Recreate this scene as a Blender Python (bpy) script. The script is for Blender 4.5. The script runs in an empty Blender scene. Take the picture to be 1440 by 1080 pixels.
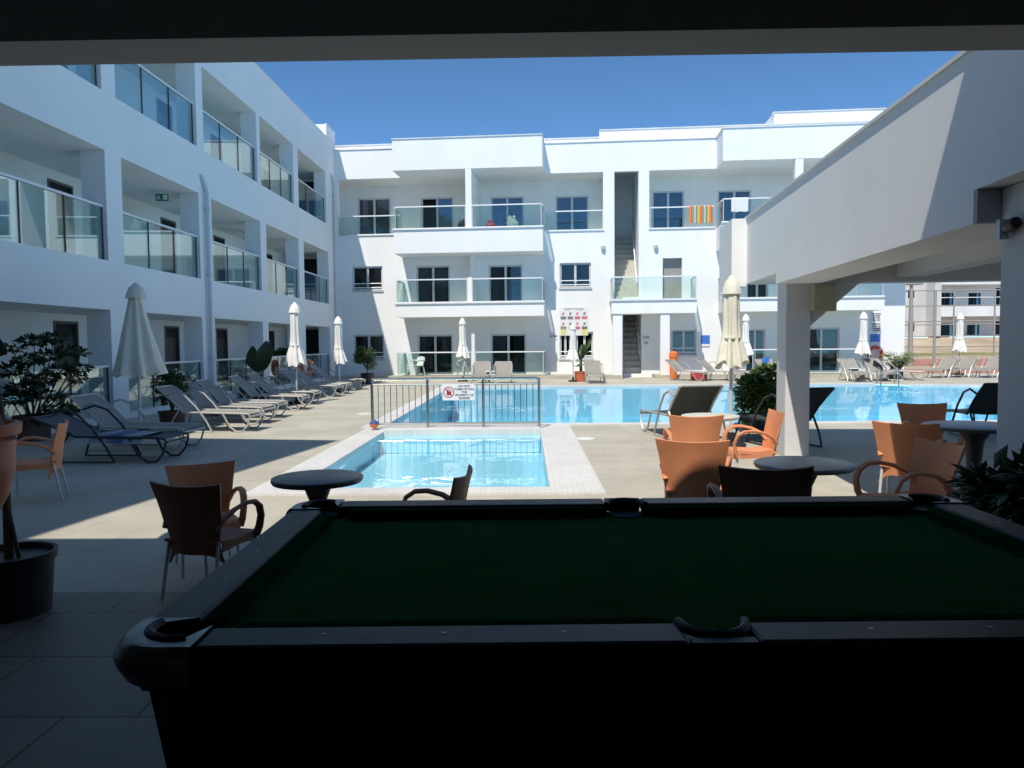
import bpy, bmesh, math, random
from mathutils import Vector, Matrix
from mathutils.geometry import tessellate_polygon
random.seed(7)
R = math.radians
PI = math.pi
sc = bpy.context.scene
COL = sc.collection

# ------------------------------------------------------------------ camera
FOC, EYE = 1080.0, 1.55                    # focal length in photo pixels, eye height in metres
YAW, PITCH, ROLL = math.atan(20/1080), math.atan(58/1080), 0.009
fwd = Vector((-math.sin(YAW)*math.cos(PITCH), math.cos(YAW)*math.cos(PITCH), -math.sin(PITCH)))
r0 = Vector((math.cos(YAW), math.sin(YAW), 0)); u0 = r0.cross(fwd)
rgt = r0*math.cos(ROLL) - u0*math.sin(ROLL); upv = u0*math.cos(ROLL) + r0*math.sin(ROLL)
cd = bpy.data.cameras.new('camera'); cam = bpy.data.objects.new('camera', cd); COL.objects.link(cam)
cd.sensor_width = 36; cd.lens = 36*FOC/1440; cd.clip_start = 0.05; cd.clip_end = 2000
m = Matrix((rgt, upv, -fwd)).transposed().to_4x4(); m.translation = Vector((0, 0, EYE)); cam.matrix_world = m
sc.camera = cam

# ------------------------------------------------------------------ light
SUN = Vector((.245, .60, -1)).normalized()  # the way the sunlight travels
w = bpy.data.worlds.new('World'); sc.world = w; w.use_nodes = True
nt = w.node_tree; nt.nodes.clear()
sky = nt.nodes.new('ShaderNodeTexSky'); sky.sky_type = 'NISHITA'; sky.sun_disc = False
sky.sun_elevation = math.asin(-SUN.z); sky.sun_rotation = math.atan2(-SUN.x, -SUN.y)
sky.altitude = 8000; sky.air_density = 0.8; sky.dust_density = 0.0; sky.ozone_density = 2.0
bg = nt.nodes.new('ShaderNodeBackground'); bg.inputs[1].default_value = 0.15
out = nt.nodes.new('ShaderNodeOutputWorld')
tint = nt.nodes.new('ShaderNodeMix'); tint.data_type = 'RGBA'; tint.blend_type = 'MULTIPLY'; tint.inputs[0].default_value = 1
tint.inputs[7].default_value = (.70, .97, .985, 1)
nt.links.new(sky.outputs[0], tint.inputs[6]); nt.links.new(tint.outputs[2], bg.inputs[0]); nt.links.new(bg.outputs[0], out.inputs[0])
sd = bpy.data.lights.new('sun', 'SUN'); sd.energy = 2.5; sd.angle = R(0.55); sd.color = (1, .93, .82)
so = bpy.data.objects.new('sun', sd); COL.objects.link(so); so.rotation_euler = SUN.to_track_quat('-Z', 'Y').to_euler()
so.location = (-10, -20, 40)
sc.view_settings.view_transform = 'Standard'; sc.view_settings.look = 'None'
sc.view_settings.exposure = 0.96; sc.view_settings.gamma = 1
sc.render.engine = 'CYCLES'
cy = sc.cycles
cy.use_denoising = True; cy.denoiser = 'OPENIMAGEDENOISE'; cy.max_bounces = 10; cy.diffuse_bounces = 5
cy.glossy_bounces = 5; cy.transmission_bounces = 6; cy.transparent_max_bounces = 24
cy.caustics_reflective = False; cy.caustics_refractive = False; cy.sample_clamp_indirect = 6

# ------------------------------------------------------------------ measuring: where a line of sight meets the ground or a wall
EYEV = Vector((0, 0, EYE))
ANG = R(4.2)                               # the far block and the canopy stand turned by this much
EX = Vector((math.cos(ANG), -math.sin(ANG), 0)); EY = Vector((math.sin(ANG), math.cos(ANG), 0))
def ray(x, y): return fwd + rgt*((x-720)/FOC) - upv*((y-540)/FOC)
def gnd(x, y, z=0.0):
    d = ray(x, y); return EYEV + d*((z-EYE)/d.z)
def far(x, y, c):                          # (along, up) on the plane at depth c of the far block's frame
    d = ray(x, y); p = EYEV + d*(c/d.dot(EY)); return p.dot(EX), p.z
def RF(xr, yr, z=0): return EX*xr + EY*yr + Vector((0, 0, z))
def depth(px, Y, z=0): return Vector(((px-740)/1080*Y, Y, z))

# ------------------------------------------------------------------ materials
def nodes(name):
    m = bpy.data.materials.new(name); m.use_nodes = True
    t = m.node_tree; return m, t, t.nodes['Principled BSDF']
def L(t, a, b): t.links.new(a, b)
def mat(name, col, rough=.6, metal=0, var=.12, vs=3.0, bump=0.0, bs=60.0, spec=.5, col2=None, space='Object', coat=0, detail=5):
    m, t, p = nodes(name)
    p.inputs['Roughness'].default_value = rough; p.inputs['Metallic'].default_value = metal
    p.inputs['Specular IOR Level'].default_value = spec
    if coat: p.inputs['Coat Weight'].default_value = coat; p.inputs['Coat Roughness'].default_value = .08
    tc = t.nodes.new('ShaderNodeTexCoord')
    if space == 'World':
        g = t.nodes.new('ShaderNodeNewGeometry'); vec = g.outputs['Position']
    else: vec = tc.outputs['Object']
    n = t.nodes.new('ShaderNodeTexNoise'); n.inputs['Scale'].default_value = vs; n.inputs['Detail'].default_value = detail
    n.inputs['Roughness'].default_value = .6
    L(t, vec, n.inputs['Vector'])
    r = t.nodes.new('ShaderNodeValToRGB'); r.color_ramp.elements[0].position = .3; r.color_ramp.elements[1].position = .7
    c2 = col2 or tuple(min(1, c*(1+var)) for c in col); c1 = col if col2 else tuple(c*(1-var) for c in col)
    r.color_ramp.elements[0].color = (*c1, 1); r.color_ramp.elements[1].color = (*c2, 1)
    L(t, n.outputs['Fac'], r.inputs[0]); L(t, r.outputs[0], p.inputs['Base Color'])
    if bump:
        n2 = t.nodes.new('ShaderNodeTexNoise'); n2.inputs['Scale'].default_value = bs; n2.inputs['Detail'].default_value = 4
        L(t, vec, n2.inputs['Vector'])
        b = t.nodes.new('ShaderNodeBump'); b.inputs['Strength'].default_value = bump; b.inputs['Distance'].default_value = .01
        L(t, n2.outputs['Fac'], b.inputs['Height']); L(t, b.outputs[0], p.inputs['Normal'])
    return m

def stucco(name, col, stain=.10):
    m, t, p = nodes(name); p.inputs['Roughness'].default_value = .85; p.inputs['Specular IOR Level'].default_value = .25
    g = t.nodes.new('ShaderNodeNewGeometry'); pos = g.outputs['Position']
    n = t.nodes.new('ShaderNodeTexNoise'); n.inputs['Scale'].default_value = .55; n.inputs['Detail'].default_value = 6; L(t, pos, n.inputs['Vector'])
    mp = t.nodes.new('ShaderNodeMapping'); mp.inputs['Scale'].default_value = (.9, .9, .22); L(t, pos, mp.inputs['Vector'])
    n1 = t.nodes.new('ShaderNodeTexNoise'); n1.inputs['Scale'].default_value = 1.4; n1.inputs['Detail'].default_value = 5; L(t, mp.outputs[0], n1.inputs['Vector'])
    mx = t.nodes.new('ShaderNodeMath'); mx.operation = 'MULTIPLY'; L(t, n.outputs['Fac'], mx.inputs[0]); L(t, n1.outputs['Fac'], mx.inputs[1])
    r = t.nodes.new('ShaderNodeValToRGB'); r.color_ramp.elements[0].position = .12; r.color_ramp.elements[1].position = .36
    r.color_ramp.elements[0].color = (*[c*(1-stain) for c in col], 1); r.color_ramp.elements[1].color = (*col, 1)
    L(t, mx.outputs[0], r.inputs[0]); L(t, r.outputs[0], p.inputs['Base Color'])
    n2 = t.nodes.new('ShaderNodeTexNoise'); n2.inputs['Scale'].default_value = 90; n2.inputs['Detail'].default_value = 3; L(t, pos, n2.inputs['Vector'])
    b = t.nodes.new('ShaderNodeBump'); b.inputs['Strength'].default_value = .25; b.inputs['Distance'].default_value = .006
    L(t, n2.outputs['Fac'], b.inputs['Height']); L(t, b.outputs[0], p.inputs['Normal'])
    return m

def tiles(name, c1, c2, mortar, bw, bh, msize, rough=.6, off=.5, bump=.2, var=.5, spec=.4, stain=None):
    m, t, p = nodes(name); p.inputs['Roughness'].default_value = rough; p.inputs['Specular IOR Level'].default_value = spec
    g = t.nodes.new('ShaderNodeNewGeometry'); pos = g.outputs['Position']
    br = t.nodes.new('ShaderNodeTexBrick'); br.offset = off; br.inputs['Scale'].default_value = 1
    br.inputs['Brick Width'].default_value = bw; br.inputs['Row Height'].default_value = bh
    br.inputs['Mortar Size'].default_value = msize; br.inputs['Mortar Smooth'].default_value = .2
    br.inputs['Color1'].default_value = (*c1, 1); br.inputs['Color2'].default_value = (*c2, 1); br.inputs['Mortar'].default_value = (*mortar, 1)
    L(t, pos, br.inputs['Vector'])
    n = t.nodes.new('ShaderNodeTexNoise'); n.inputs['Scale'].default_value = .9; n.inputs['Detail'].default_value = 8; n.inputs['Roughness'].default_value = .65
    L(t, pos, n.inputs['Vector'])
    r = t.nodes.new('ShaderNodeMapRange'); r.inputs['From Min'].default_value = .3; r.inputs['From Max'].default_value = .7
    r.inputs['To Min'].default_value = 1-var*.5; r.inputs['To Max'].default_value = 1+var*.2; L(t, n.outputs['Fac'], r.inputs[0])
    mx = t.nodes.new('ShaderNodeMix'); mx.data_type = 'RGBA'; mx.blend_type = 'MULTIPLY'; mx.inputs[0].default_value = 1
    L(t, br.outputs['Color'], mx.inputs[6]); L(t, r.outputs[0], mx.inputs[7]); L(t, mx.outputs[2], p.inputs['Base Color'])
    n2 = t.nodes.new('ShaderNodeTexNoise'); n2.inputs['Scale'].default_value = 40; n2.inputs['Detail'].default_value = 5; L(t, pos, n2.inputs['Vector'])
    ad = t.nodes.new('ShaderNodeMath'); ad.operation = 'MULTIPLY_ADD'; ad.inputs[1].default_value = -1.2
    L(t, br.outputs['Fac'], ad.inputs[0]); L(t, n2.outputs['Fac'], ad.inputs[2])
    b = t.nodes.new('ShaderNodeBump'); b.inputs['Strength'].default_value = bump; b.inputs['Distance'].default_value = .006
    L(t, ad.outputs[0], b.inputs['Height']); L(t, b.outputs[0], p.inputs['Normal'])
    return m

def sheet_glass(name, tint, boost=1.0, rough=.0, ior=1.5):
    m = bpy.data.materials.new(name); m.use_nodes = True; t = m.node_tree; t.nodes.clear()
    o = t.nodes.new('ShaderNodeOutputMaterial'); mx = t.nodes.new('ShaderNodeMixShader')
    tr = t.nodes.new('ShaderNodeBsdfTransparent'); tr.inputs[0].default_value = (*tint, 1)
    gl = t.nodes.new('ShaderNodeBsdfGlossy'); gl.inputs['Roughness'].default_value = rough; gl.inputs[0].default_value = (.95, .98, 1, 1)
    fr = t.nodes.new('ShaderNodeFresnel'); fr.inputs['IOR'].default_value = ior
    mu = t.nodes.new('ShaderNodeMath'); mu.operation = 'MULTIPLY'; mu.inputs[1].default_value = boost; mu.use_clamp = True
    L(t, fr.outputs[0], mu.inputs[0]); L(t, mu.outputs[0], mx.inputs[0])
    L(t, tr.outputs[0], mx.inputs[1]); L(t, gl.outputs[0], mx.inputs[2]); L(t, mx.outputs[0], o.inputs[0])
    return m, t, gl, fr
def water(name, tint, wscale, wstr, refl=.75):
    m, t, gl, fr = sheet_glass(name, tint, refl, .0, 1.33)
    g = t.nodes.new('ShaderNodeNewGeometry')
    mp = t.nodes.new('ShaderNodeMapping'); mp.inputs['Scale'].default_value = (1, .8, 1); L(t, g.outputs['Position'], mp.inputs['Vector'])
    n = t.nodes.new('ShaderNodeTexNoise'); n.inputs['Scale'].default_value = wscale; n.inputs['Detail'].default_value = 2.0; n.inputs['Distortion'].default_value = .6
    L(t, mp.outputs[0], n.inputs['Vector'])
    b = t.nodes.new('ShaderNodeBump'); b.inputs['Strength'].default_value = wstr; b.inputs['Distance'].default_value = .05
    L(t, n.outputs['Fac'], b.inputs['Height']); L(t, b.outputs[0], gl.inputs['Normal']); L(t, b.outputs[0], fr.inputs['Normal'])
    return m
def woven(name, col, s=90, strength=.5, rough=.5):
    m, t, p = nodes(name); p.inputs['Roughness'].default_value = rough; p.inputs['Specular IOR Level'].default_value = .4
    tc = t.nodes.new('ShaderNodeTexCoord'); n = t.nodes.new('ShaderNodeTexNoise'); n.inputs['Scale'].default_value = 6; n.inputs['Detail'].default_value = 6
    L(t, tc.outputs['Object'], n.inputs['Vector'])
    r = t.nodes.new('ShaderNodeValToRGB'); r.color_ramp.elements[0].color = (*[c*.82 for c in col], 1); r.color_ramp.elements[1].color = (*[min(1, c*1.12) for c in col], 1)
    L(t, n.outputs['Fac'], r.inputs[0]); L(t, r.outputs[0], p.inputs['Base Color'])
    ck = t.nodes.new('ShaderNodeTexChecker'); ck.inputs['Scale'].default_value = s; L(t, tc.outputs['Object'], ck.inputs['Vector'])
    b = t.nodes.new('ShaderNodeBump'); b.inputs['Strength'].default_value = strength; b.inputs['Distance'].default_value = .003
    L(t, ck.outputs['Fac'], b.inputs['Height']); L(t, b.outputs[0], p.inputs['Normal'])
    return m
def leafmat(name, c1, c2, rough=.45):
    m, t, p = nodes(name); p.inputs['Roughness'].default_value = rough
    g = t.nodes.new('ShaderNodeNewGeometry'); r = t.nodes.new('ShaderNodeValToRGB')
    r.color_ramp.elements[0].color = (*c1, 1); r.color_ramp.elements[1].color = (*c2, 1)
    L(t, g.outputs['Random Per Island'], r.inputs[0]); L(t, r.outputs[0], p.inputs['Base Color'])
    tl = t.nodes.new('ShaderNodeBsdfTranslucent'); L(t, r.outputs[0], tl.inputs[0])
    mx = t.nodes.new('ShaderNodeMixShader'); mx.inputs[0].default_value = .25
    o = t.nodes['Material Output']; L(t, p.outputs[0], mx.inputs[1]); L(t, tl.outputs[0], mx.inputs[2]); L(t, mx.outputs[0], o.inputs[0])
    return m
def striped(name, cols, period, axis=0):
    m, t, p = nodes(name); p.inputs['Roughness'].default_value = .9
    tc = t.nodes.new('ShaderNodeTexCoord'); sp = t.nodes.new('ShaderNodeSeparateXYZ'); L(t, tc.outputs['Object'], sp.inputs[0])
    d = t.nodes.new('ShaderNodeMath'); d.operation = 'DIVIDE'; d.inputs[1].default_value = period; L(t, sp.outputs[axis], d.inputs[0])
    f = t.nodes.new('ShaderNodeMath'); f.operation = 'FRACT'; L(t, d.outputs[0], f.inputs[0])
    r = t.nodes.new('ShaderNodeValToRGB'); r.color_ramp.interpolation = 'CONSTANT'
    for i, c in enumerate(cols):
        e = r.color_ramp.elements[i] if i < 2 else r.color_ramp.elements.new(i/len(cols))
        e.position = i/len(cols); e.color = (*c, 1)
    L(t, f.outputs[0], r.inputs[0]); L(t, r.outputs[0], p.inputs['Base Color'])
    return m

M = {}
M['white'] = stucco('white render', (.84, .845, .84), .05)
M['white2'] = stucco('white render older', (.74, .75, .75), .14)
M['inner'] = stucco('corridor paint', (.84, .835, .81), .06)
M['barwall'] = stucco('bar paint', (.40, .40, .385))
M['grey_wall'] = stucco('grey render', (.66, .66, .67), .06)
M['band'] = stucco('off white apartment render', (.60, .60, .585), .15)
M['deck'] = tiles('deck paving', (.485, .455, .375), (.465, .437, .362), (.40, .375, .315), 1.1, .62, .006, .65, .43, .30, .42)
M['coping'] = tiles('pool coping', (.73, .72, .70), (.66, .65, .635), (.62, .61, .595), .06, .06, .005, .5, .0, .15, .3)
M['pool_light'] = tiles('shallow pool mosaic', (.33, .75, .93), (.29, .71, .91), (.62, .8, .86), .05, .05, .004, .3, 0, .1, .2)
M['pool_deep'] = tiles('deep pool mosaic', (.22, .70, .96), (.17, .64, .94), (.4, .66, .8), .05, .05, .004, .3, 0, .1, .25)
M['water_kid'] = water('shallow water', (.88, .98, 1.0), 1.6, .10)
M['water_main'] = water('deep water', (.80, .97, 1.0), 1.1, .10, .62)
M['rail_glass'] = sheet_glass('balustrade glass', (.86, .94, .925), .5)[0]
M['win_glass'] = sheet_glass('window glass', (.55, .60, .62), 2.6)[0]
M['win_low'] = sheet_glass('lower window glass', (.55, .60, .61), 1.1)[0]
M['win_dark'] = sheet_glass('far window glass', (.3, .33, .34), .25)[0]
M['alu'] = mat('grey aluminium', (.56, .57, .58), .45, .1, .05, 8)
M['alu_white'] = mat('white powder coat', (.78, .79, .80), .35, 0, .03, 8)
M['steel'] = mat('stainless steel', (.44, .44, .40), .25, 1, .05, 20)
M['darkmetal'] = mat('dark metal', (.04, .043, .045), .45, .4, .1, 20)
M['dark'] = mat('dark room', (.02, .021, .023), .8)
M['curtain'] = mat('net curtain', (.38, .39, .40), .9, 0, .35, 14)
M['door'] = mat('dark door', (.055, .045, .04), .45, 0, .2, 6)
M['frame_dark'] = mat('dark frame', (.10, .10, .10), .5)
M['concrete'] = mat('stair concrete', (.30, .29, .27), .8, 0, .12, 6, .3)
M['step'] = mat('pale stair', (.55, .53, .47), .8, 0, .12, 6, .3)
M['orange'] = woven('orange woven plastic', (.70, .28, .135), 110, .35)
M['rust'] = woven('shaded brown weave', (.27, .12, .07), 110, .35)  # orange weave with shade put into its colour; also the brown of the urn stump
M['tabletop'] = mat('grey moulded tabletop', (.28, .28, .275), .35, 0, .15, 30, .1, 80)
M['tabledark'] = mat('dark tabletop', (.075, .077, .08), .35, 0, .2, 20, .1, 80)
M['tablewhite'] = mat('cream tabletop', (.62, .60, .52), .4, 0, .06, 20)
M['tubeframe'] = mat('taupe tube', (.46, .45, .425), .35, .2, .08, 12)
M['grey_ink'] = mat('faded ink', (.20, .19, .20), .6)
M['sling'] = woven('taupe sling mesh', (.30, .285, .255), 160, .4, .8)
M['sling_grey'] = woven('grey sling mesh', (.11, .115, .125), 160, .4, .8)
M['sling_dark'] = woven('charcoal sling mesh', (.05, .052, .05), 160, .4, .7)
M['canvas'] = mat('cream canvas', (.70, .68, .58), .9, 0, .08, 5, .3, 120)
M['canvas_white'] = mat('white canvas', (.78, .77, .73), .9, 0, .06, 5, .3, 120)
M['plastic_white'] = mat('white plastic', (.75, .75, .73), .4, 0, .03, 5)
M['pot_black'] = mat('black plastic pot', (.02, .02, .021), .5, 0, .3, 9)
M['pot_brown'] = mat('brown clay pot', (.10, .06, .045), .7, 0, .2, 9)
M['terracotta'] = mat('terracotta', (.52, .135, .06), .55, 0, .18, 5, .15, 40)
M['bark'] = mat('bark', (.10, .075, .05), .9, 0, .35, 14, .6, 40)
M['stem'] = mat('green stem', (.09, .12, .04), .6, 0, .3, 10)
M['leaf_dark'] = leafmat('dark leaf', (.018, .04, .016), (.05, .09, .03))
M['leaf_mid'] = leafmat('mid leaf', (.035, .075, .02), (.10, .16, .05))
M['leaf_bush'] = leafmat('glossy bush leaf', (.035,.08,.02), (.22,.30,.07), .3)  # bright lime end puts sunlit highlights into the colour of some leaves
M['leaf_lime'] = leafmat('lime leaf', (.07, .13, .025), (.20, .26, .06))
M['leaf_pale'] = leafmat('pale leaf', (.20, .24, .2), (.42, .45, .42))
M['soil'] = mat('pot soil', (.05, .035, .025), .95, 0, .3, 30)
M['felt'] = mat('green cloth', (.034, .105, .034), .95, 0, .16, 4, .15, 300, .0)
M['cushion'] = mat('cushion cloth', (.008, .05, .018), .95, 0, .12, 8, .15, 300, .0)
M['laminate'] = mat('black laminate', (.012, .013, .018), .42, 0, .4, 14, .06, 60, .22)
M['cabinet'] = mat('black cabinet', (.008, .008, .009), .5, 0, .3, 6)
M['chrome'] = mat('worn corner metal', (.13, .145, .155), .30, 1, .4, 12, .12, 30)
M['rubber'] = mat('black rubber', (.012, .012, .013), .55)
M['orange_plastic'] = mat('orange plastic', (.75, .18, .04), .45, 0, .06, 4)
M['red_plastic'] = mat('red plastic', (.55, .06, .06), .45, 0, .06, 4)
M['blue'] = mat('blue enamel', (.05, .17, .55), .4, 0, .05, 4)
M['sign'] = mat('white sign plate', (.76, .75, .76), .4, 0, .03, 4)
M['ink'] = mat('black ink', (.03, .03, .035), .6)
M['red_ink'] = mat('red ink', (.45, .04, .05), .6)
M['pink_ink'] = mat('faded red ink', (.55, .16, .2), .6)
M['yellow_ink'] = mat('yellow ink', (.66, .64, .26), .6)
M['green_sign'] = mat('green sign', (.02, .20, .12), .4)
M['cream_plastic'] = mat('cream plastic', (.40, .38, .27), .5, 0, .06, 5)
M['towel_white'] = mat('white towel', (.74, .74, .73), .95, 0, .06, 14, .6, 150)
M['towel_stripe'] = striped('striped towel', [(.80, .26, .04), (.75, .12, .04), (.08, .38, .36), (.62, .55, .36), (.06, .30, .33), (.85, .42, .08)], .42)
M['towel_blue'] = mat('blue towel', (.06, .10, .24), .95, 0, .1, 14, .6, 150)
M['court'] = mat('red court paint', (.40, .19, .135), .8, 0, .2, .5, .2, 30, .3, None, 'World')
M['earth'] = mat('dry earth', (.42, .34, .25), .95, 0, .25, .35, .4, 8, .2, None, 'World')
M['drygrass'] = mat('dry grass', (.22, .21, .09), .95, 0, .3, .8, .4, 8, .2, None, 'World')
M['galv'] = mat('galvanised steel', (.40, .38, .33), .5, .4, .1, 10)
M['pipe'] = mat('painted pipe', (.58, .62, .66), .5, 0, .06, 6)

# ------------------------------------------------------------------ mesh building
class MB:
    def __init__(s): s.v = []; s.f = []; s.mi = []; s.mat = 0; s.X = None
    def add(s, vs, fs):
        b = len(s.v)
        s.v += [tuple(s.X @ Vector(p)) if s.X else tuple(p) for p in vs]
        s.f += [tuple(b+i for i in f) for f in fs]; s.mi += [s.mat]*len(fs)
        return s
    def box(s, x0, x1, y0, y1, z0, z1):
        return s.add([(x0,y0,z0),(x1,y0,z0),(x1,y1,z0),(x0,y1,z0),(x0,y0,z1),(x1,y0,z1),(x1,y1,z1),(x0,y1,z1)],
              [(0,3,2,1),(4,5,6,7),(0,1,5,4),(1,2,6,5),(2,3,7,6),(3,0,4,7)])
    def bbox(s, x0, x1, y0, y1, z0, z1, b=.01):       # box with chamfered vertical and top edges
        o = [(x0+b,y0),(x1-b,y0),(x1,y0+b),(x1,y1-b),(x1-b,y1),(x0+b,y1),(x0,y1-b),(x0,y0+b)]
        i = [(min(max(x,x0+b),x1-b), min(max(y,y0+b),y1-b)) for x, y in o]
        vs = [(x,y,z0) for x,y in o]+[(x,y,z1-b) for x,y in o]+[(x,y,z1) for x,y in i]
        fs = [tuple(range(7,-1,-1)), tuple(range(16,24))]
        for k in (0, 8):
            fs += [(k+j, k+(j+1)%8, k+8+(j+1)%8, k+8+j) for j in range(8)]
        return s.add(vs, fs)
    def tube(s, pts, r, n=8, cap=True, flat=1.0):
        pts = [Vector(p) for p in pts]; rr = r if isinstance(r, (list, tuple)) else [r]*len(pts)
        vs = []; N = len(pts); up = None
        for i, p in enumerate(pts):
            d = (pts[min(i+1,N-1)]-pts[max(i-1,0)]).normalized()
            if up is None: up = Vector((0,0,1)) if abs(d.z) < .9 else Vector((1,0,0))
            a = d.cross(up).normalized(); b = a.cross(d).normalized(); up = b
            for k in range(n):
                t = 2*PI*k/n; vs.append(p + a*(math.cos(t)*rr[i]) + b*(math.sin(t)*rr[i]*flat))
        fs = []
        for i in range(N-1):
            for k in range(n): fs.append((i*n+k, i*n+(k+1)%n, (i+1)*n+(k+1)%n, (i+1)*n+k))
        if cap: fs += [tuple(range(n-1,-1,-1)), tuple((N-1)*n+k for k in range(n))]
        return s.add(vs, fs)
    def lathe(s, prof, n=24, c=(0,0,0), wob=None):
        vs = []; c = Vector(c)
        for j, (r, z) in enumerate(prof):
            for k in range(n):
                t = 2*PI*k/n; q = r*(wob(t, z) if wob else 1); vs.append(c+Vector((q*math.cos(t), q*math.sin(t), z)))
        fs = []
        for j in range(len(prof)-1):
            for k in range(n): fs.append((j*n+k, j*n+(k+1)%n, (j+1)*n+(k+1)%n, (j+1)*n+k))
        fs += [tuple(range(n-1,-1,-1)), tuple((len(prof)-1)*n+k for k in range(n))]
        return s.add(vs, fs)
    def prism(s, poly, d):                            # planar polygon (3-D points) pushed along d
        n = len(poly); d = Vector(d); a = [Vector(p) for p in poly]
        return s.add(a+[p+d for p in a], [tuple(range(n-1,-1,-1)), tuple(range(n,2*n))]+[(i,(i+1)%n,n+(i+1)%n,n+i) for i in range(n)])
    def grid(s, P, thick=None, closed=False):         # P[i][j] points; thick: offset vector or None
        ni, nj = len(P), len(P[0]); vs = [Vector(p) for row in P for p in row]
        q = [(i*nj+j, (i+1)*nj+j, (i+1)*nj+j+1, i*nj+j+1) for i in range(ni-1) for j in range(nj-1)]
        if thick is None: return s.add(vs, q)
        N = [Vector() for _ in vs]
        for a,b,c,d in q:
            nn = (vs[c]-vs[a]).cross(vs[d]-vs[b])
            for k in (a,b,c,d): N[k] += nn
        w = [p - n.normalized()*thick if n.length else p for p, n in zip(vs, N)]
        o = len(vs); fs = list(q)+[tuple(o+i for i in reversed(f)) for f in q]
        ring = [j for j in range(nj)]+[i*nj+nj-1 for i in range(1,ni)]+[(ni-1)*nj+j for j in range(nj-2,-1,-1)]+[i*nj for i in range(ni-2,0,-1)]
        for a, b in zip(ring, ring[1:]+ring[:1]): fs.append((a, b, o+b, o+a))
        return s.add(vs+w, fs)
    def build(s, name, mats, parent=None, smooth=False, loc=None, rotz=0, bevel=0, sharp=35):
        me = bpy.data.meshes.new(name); me.from_pydata(s.v, [], s.f)
        for m_ in (mats if isinstance(mats, (list, tuple)) else [mats]): me.materials.append(M[m_] if isinstance(m_, str) else m_)
        for p, i in zip(me.polygons, s.mi): p.material_index = i
        if smooth:
            for p in me.polygons: p.use_smooth = True
            me.set_sharp_from_angle(angle=R(sharp))
        me.validate(); me.update()
        o = bpy.data.objects.new(name, me); COL.objects.link(o)
        if parent: o.parent = parent
        if loc is not None: o.location = loc
        if rotz: o.rotation_euler = (0, 0, rotz)
        if bevel:
            b = o.modifiers.new('edge', 'BEVEL'); b.width = bevel; b.segments = 2; b.limit_method = 'ANGLE'; b.angle_limit = R(40)
        return o

def tag(o, label=None, cat=None, group=None, kind=None):
    for k, v in (('label', label), ('category', cat), ('group', group), ('kind', kind)):
        if v: o[k] = v
    return o
def thing(name, label, cat, loc=(0,0,0), rotz=0, group=None, scale=1):
    o = bpy.data.objects.new(name, None); COL.objects.link(o); o.empty_display_size = .2
    o.location = loc; o.rotation_euler = (0,0,rotz); o.scale = (scale,)*3
    return tag(o, label, cat, group)
KIDS = {}
def dup(root, loc, rotz=0, label=None, group=None, scale=1, swap=None):
    def cp(o, parent):
        c = o.copy(); COL.objects.link(c)
        if parent: c.parent = parent
        for ch in o.children: cp(ch, c)
        if swap and c.type == 'MESH' and o.name.split('.')[0] in swap:
            c.data = c.data.copy(); c.data.materials[0] = M[swap[o.name.split('.')[0]]]
        return c
    r = cp(root, None); r.location = loc; r.rotation_euler = (0,0,rotz); r.scale = (scale,)*3
    if label: r['label'] = label
    if group: r['group'] = group
    return r
def letters(text, size, name, material, parent, loc, rot, align='CENTER', bold=0):
    cu = bpy.data.curves.new(name, 'FONT'); cu.body = text; cu.size = size; cu.align_x = align; cu.align_y = 'CENTER'; cu.extrude = .0015; cu.offset = bold
    t = bpy.data.objects.new(name, cu); COL.objects.link(t)
    dg = bpy.context.evaluated_depsgraph_get(); me = bpy.data.meshes.new_from_object(t.evaluated_get(dg))
    bpy.data.objects.remove(t); me.materials.clear(); me.materials.append(M[material])
    o = bpy.data.objects.new(name, me); COL.objects.link(o); o.parent = parent; o.location = loc; o.rotation_euler = rot
    return o

def pierced(mb, us, zs, holes, d0, d1, P):
    """A wall slab between depths d0 and d1 with rectangular holes; P(u, d, z) gives the point."""
    U = sorted(set([*us]+[h[0] for h in holes]+[h[1] for h in holes])); Z = sorted(set([*zs]+[h[2] for h in holes]+[h[3] for h in holes]))
    U = [u for u in U if us[0]-1e-6 <= u <= us[1]+1e-6]; Z = [z for z in Z if zs[0]-1e-6 <= z <= zs[1]+1e-6]
    def full(i, j):
        if i < 0 or j < 0 or i >= len(U)-1 or j >= len(Z)-1: return False
        u, z = (U[i]+U[i+1])/2, (Z[j]+Z[j+1])/2
        return not any(h[0] < u < h[1] and h[2] < z < h[3] for h in holes)
    def q(a, b, c, d): mb.add([a, b, c, d], [(0,1,2,3)])
    for i in range(len(U)-1):
        for j in range(len(Z)-1):
            if not full(i, j): continue
            a, b, c, d = U[i], U[i+1], Z[j], Z[j+1]
            q(P(a,d0,c), P(b,d0,c), P(b,d0,d), P(a,d0,d)); q(P(a,d1,c), P(a,d1,d), P(b,d1,d), P(b,d1,c))
            if not full(i-1, j): q(P(a,d0,c), P(a,d0,d), P(a,d1,d), P(a,d1,c))
            if not full(i+1, j): q(P(b,d0,c), P(b,d1,c), P(b,d1,d), P(b,d0,d))
            if not full(i, j-1): q(P(a,d0,c), P(a,d1,c), P(b,d1,c), P(b,d0,c))
            if not full(i, j+1): q(P(a,d0,d), P(b,d0,d), P(b,d1,d), P(a,d1,d))
    return mb

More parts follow.
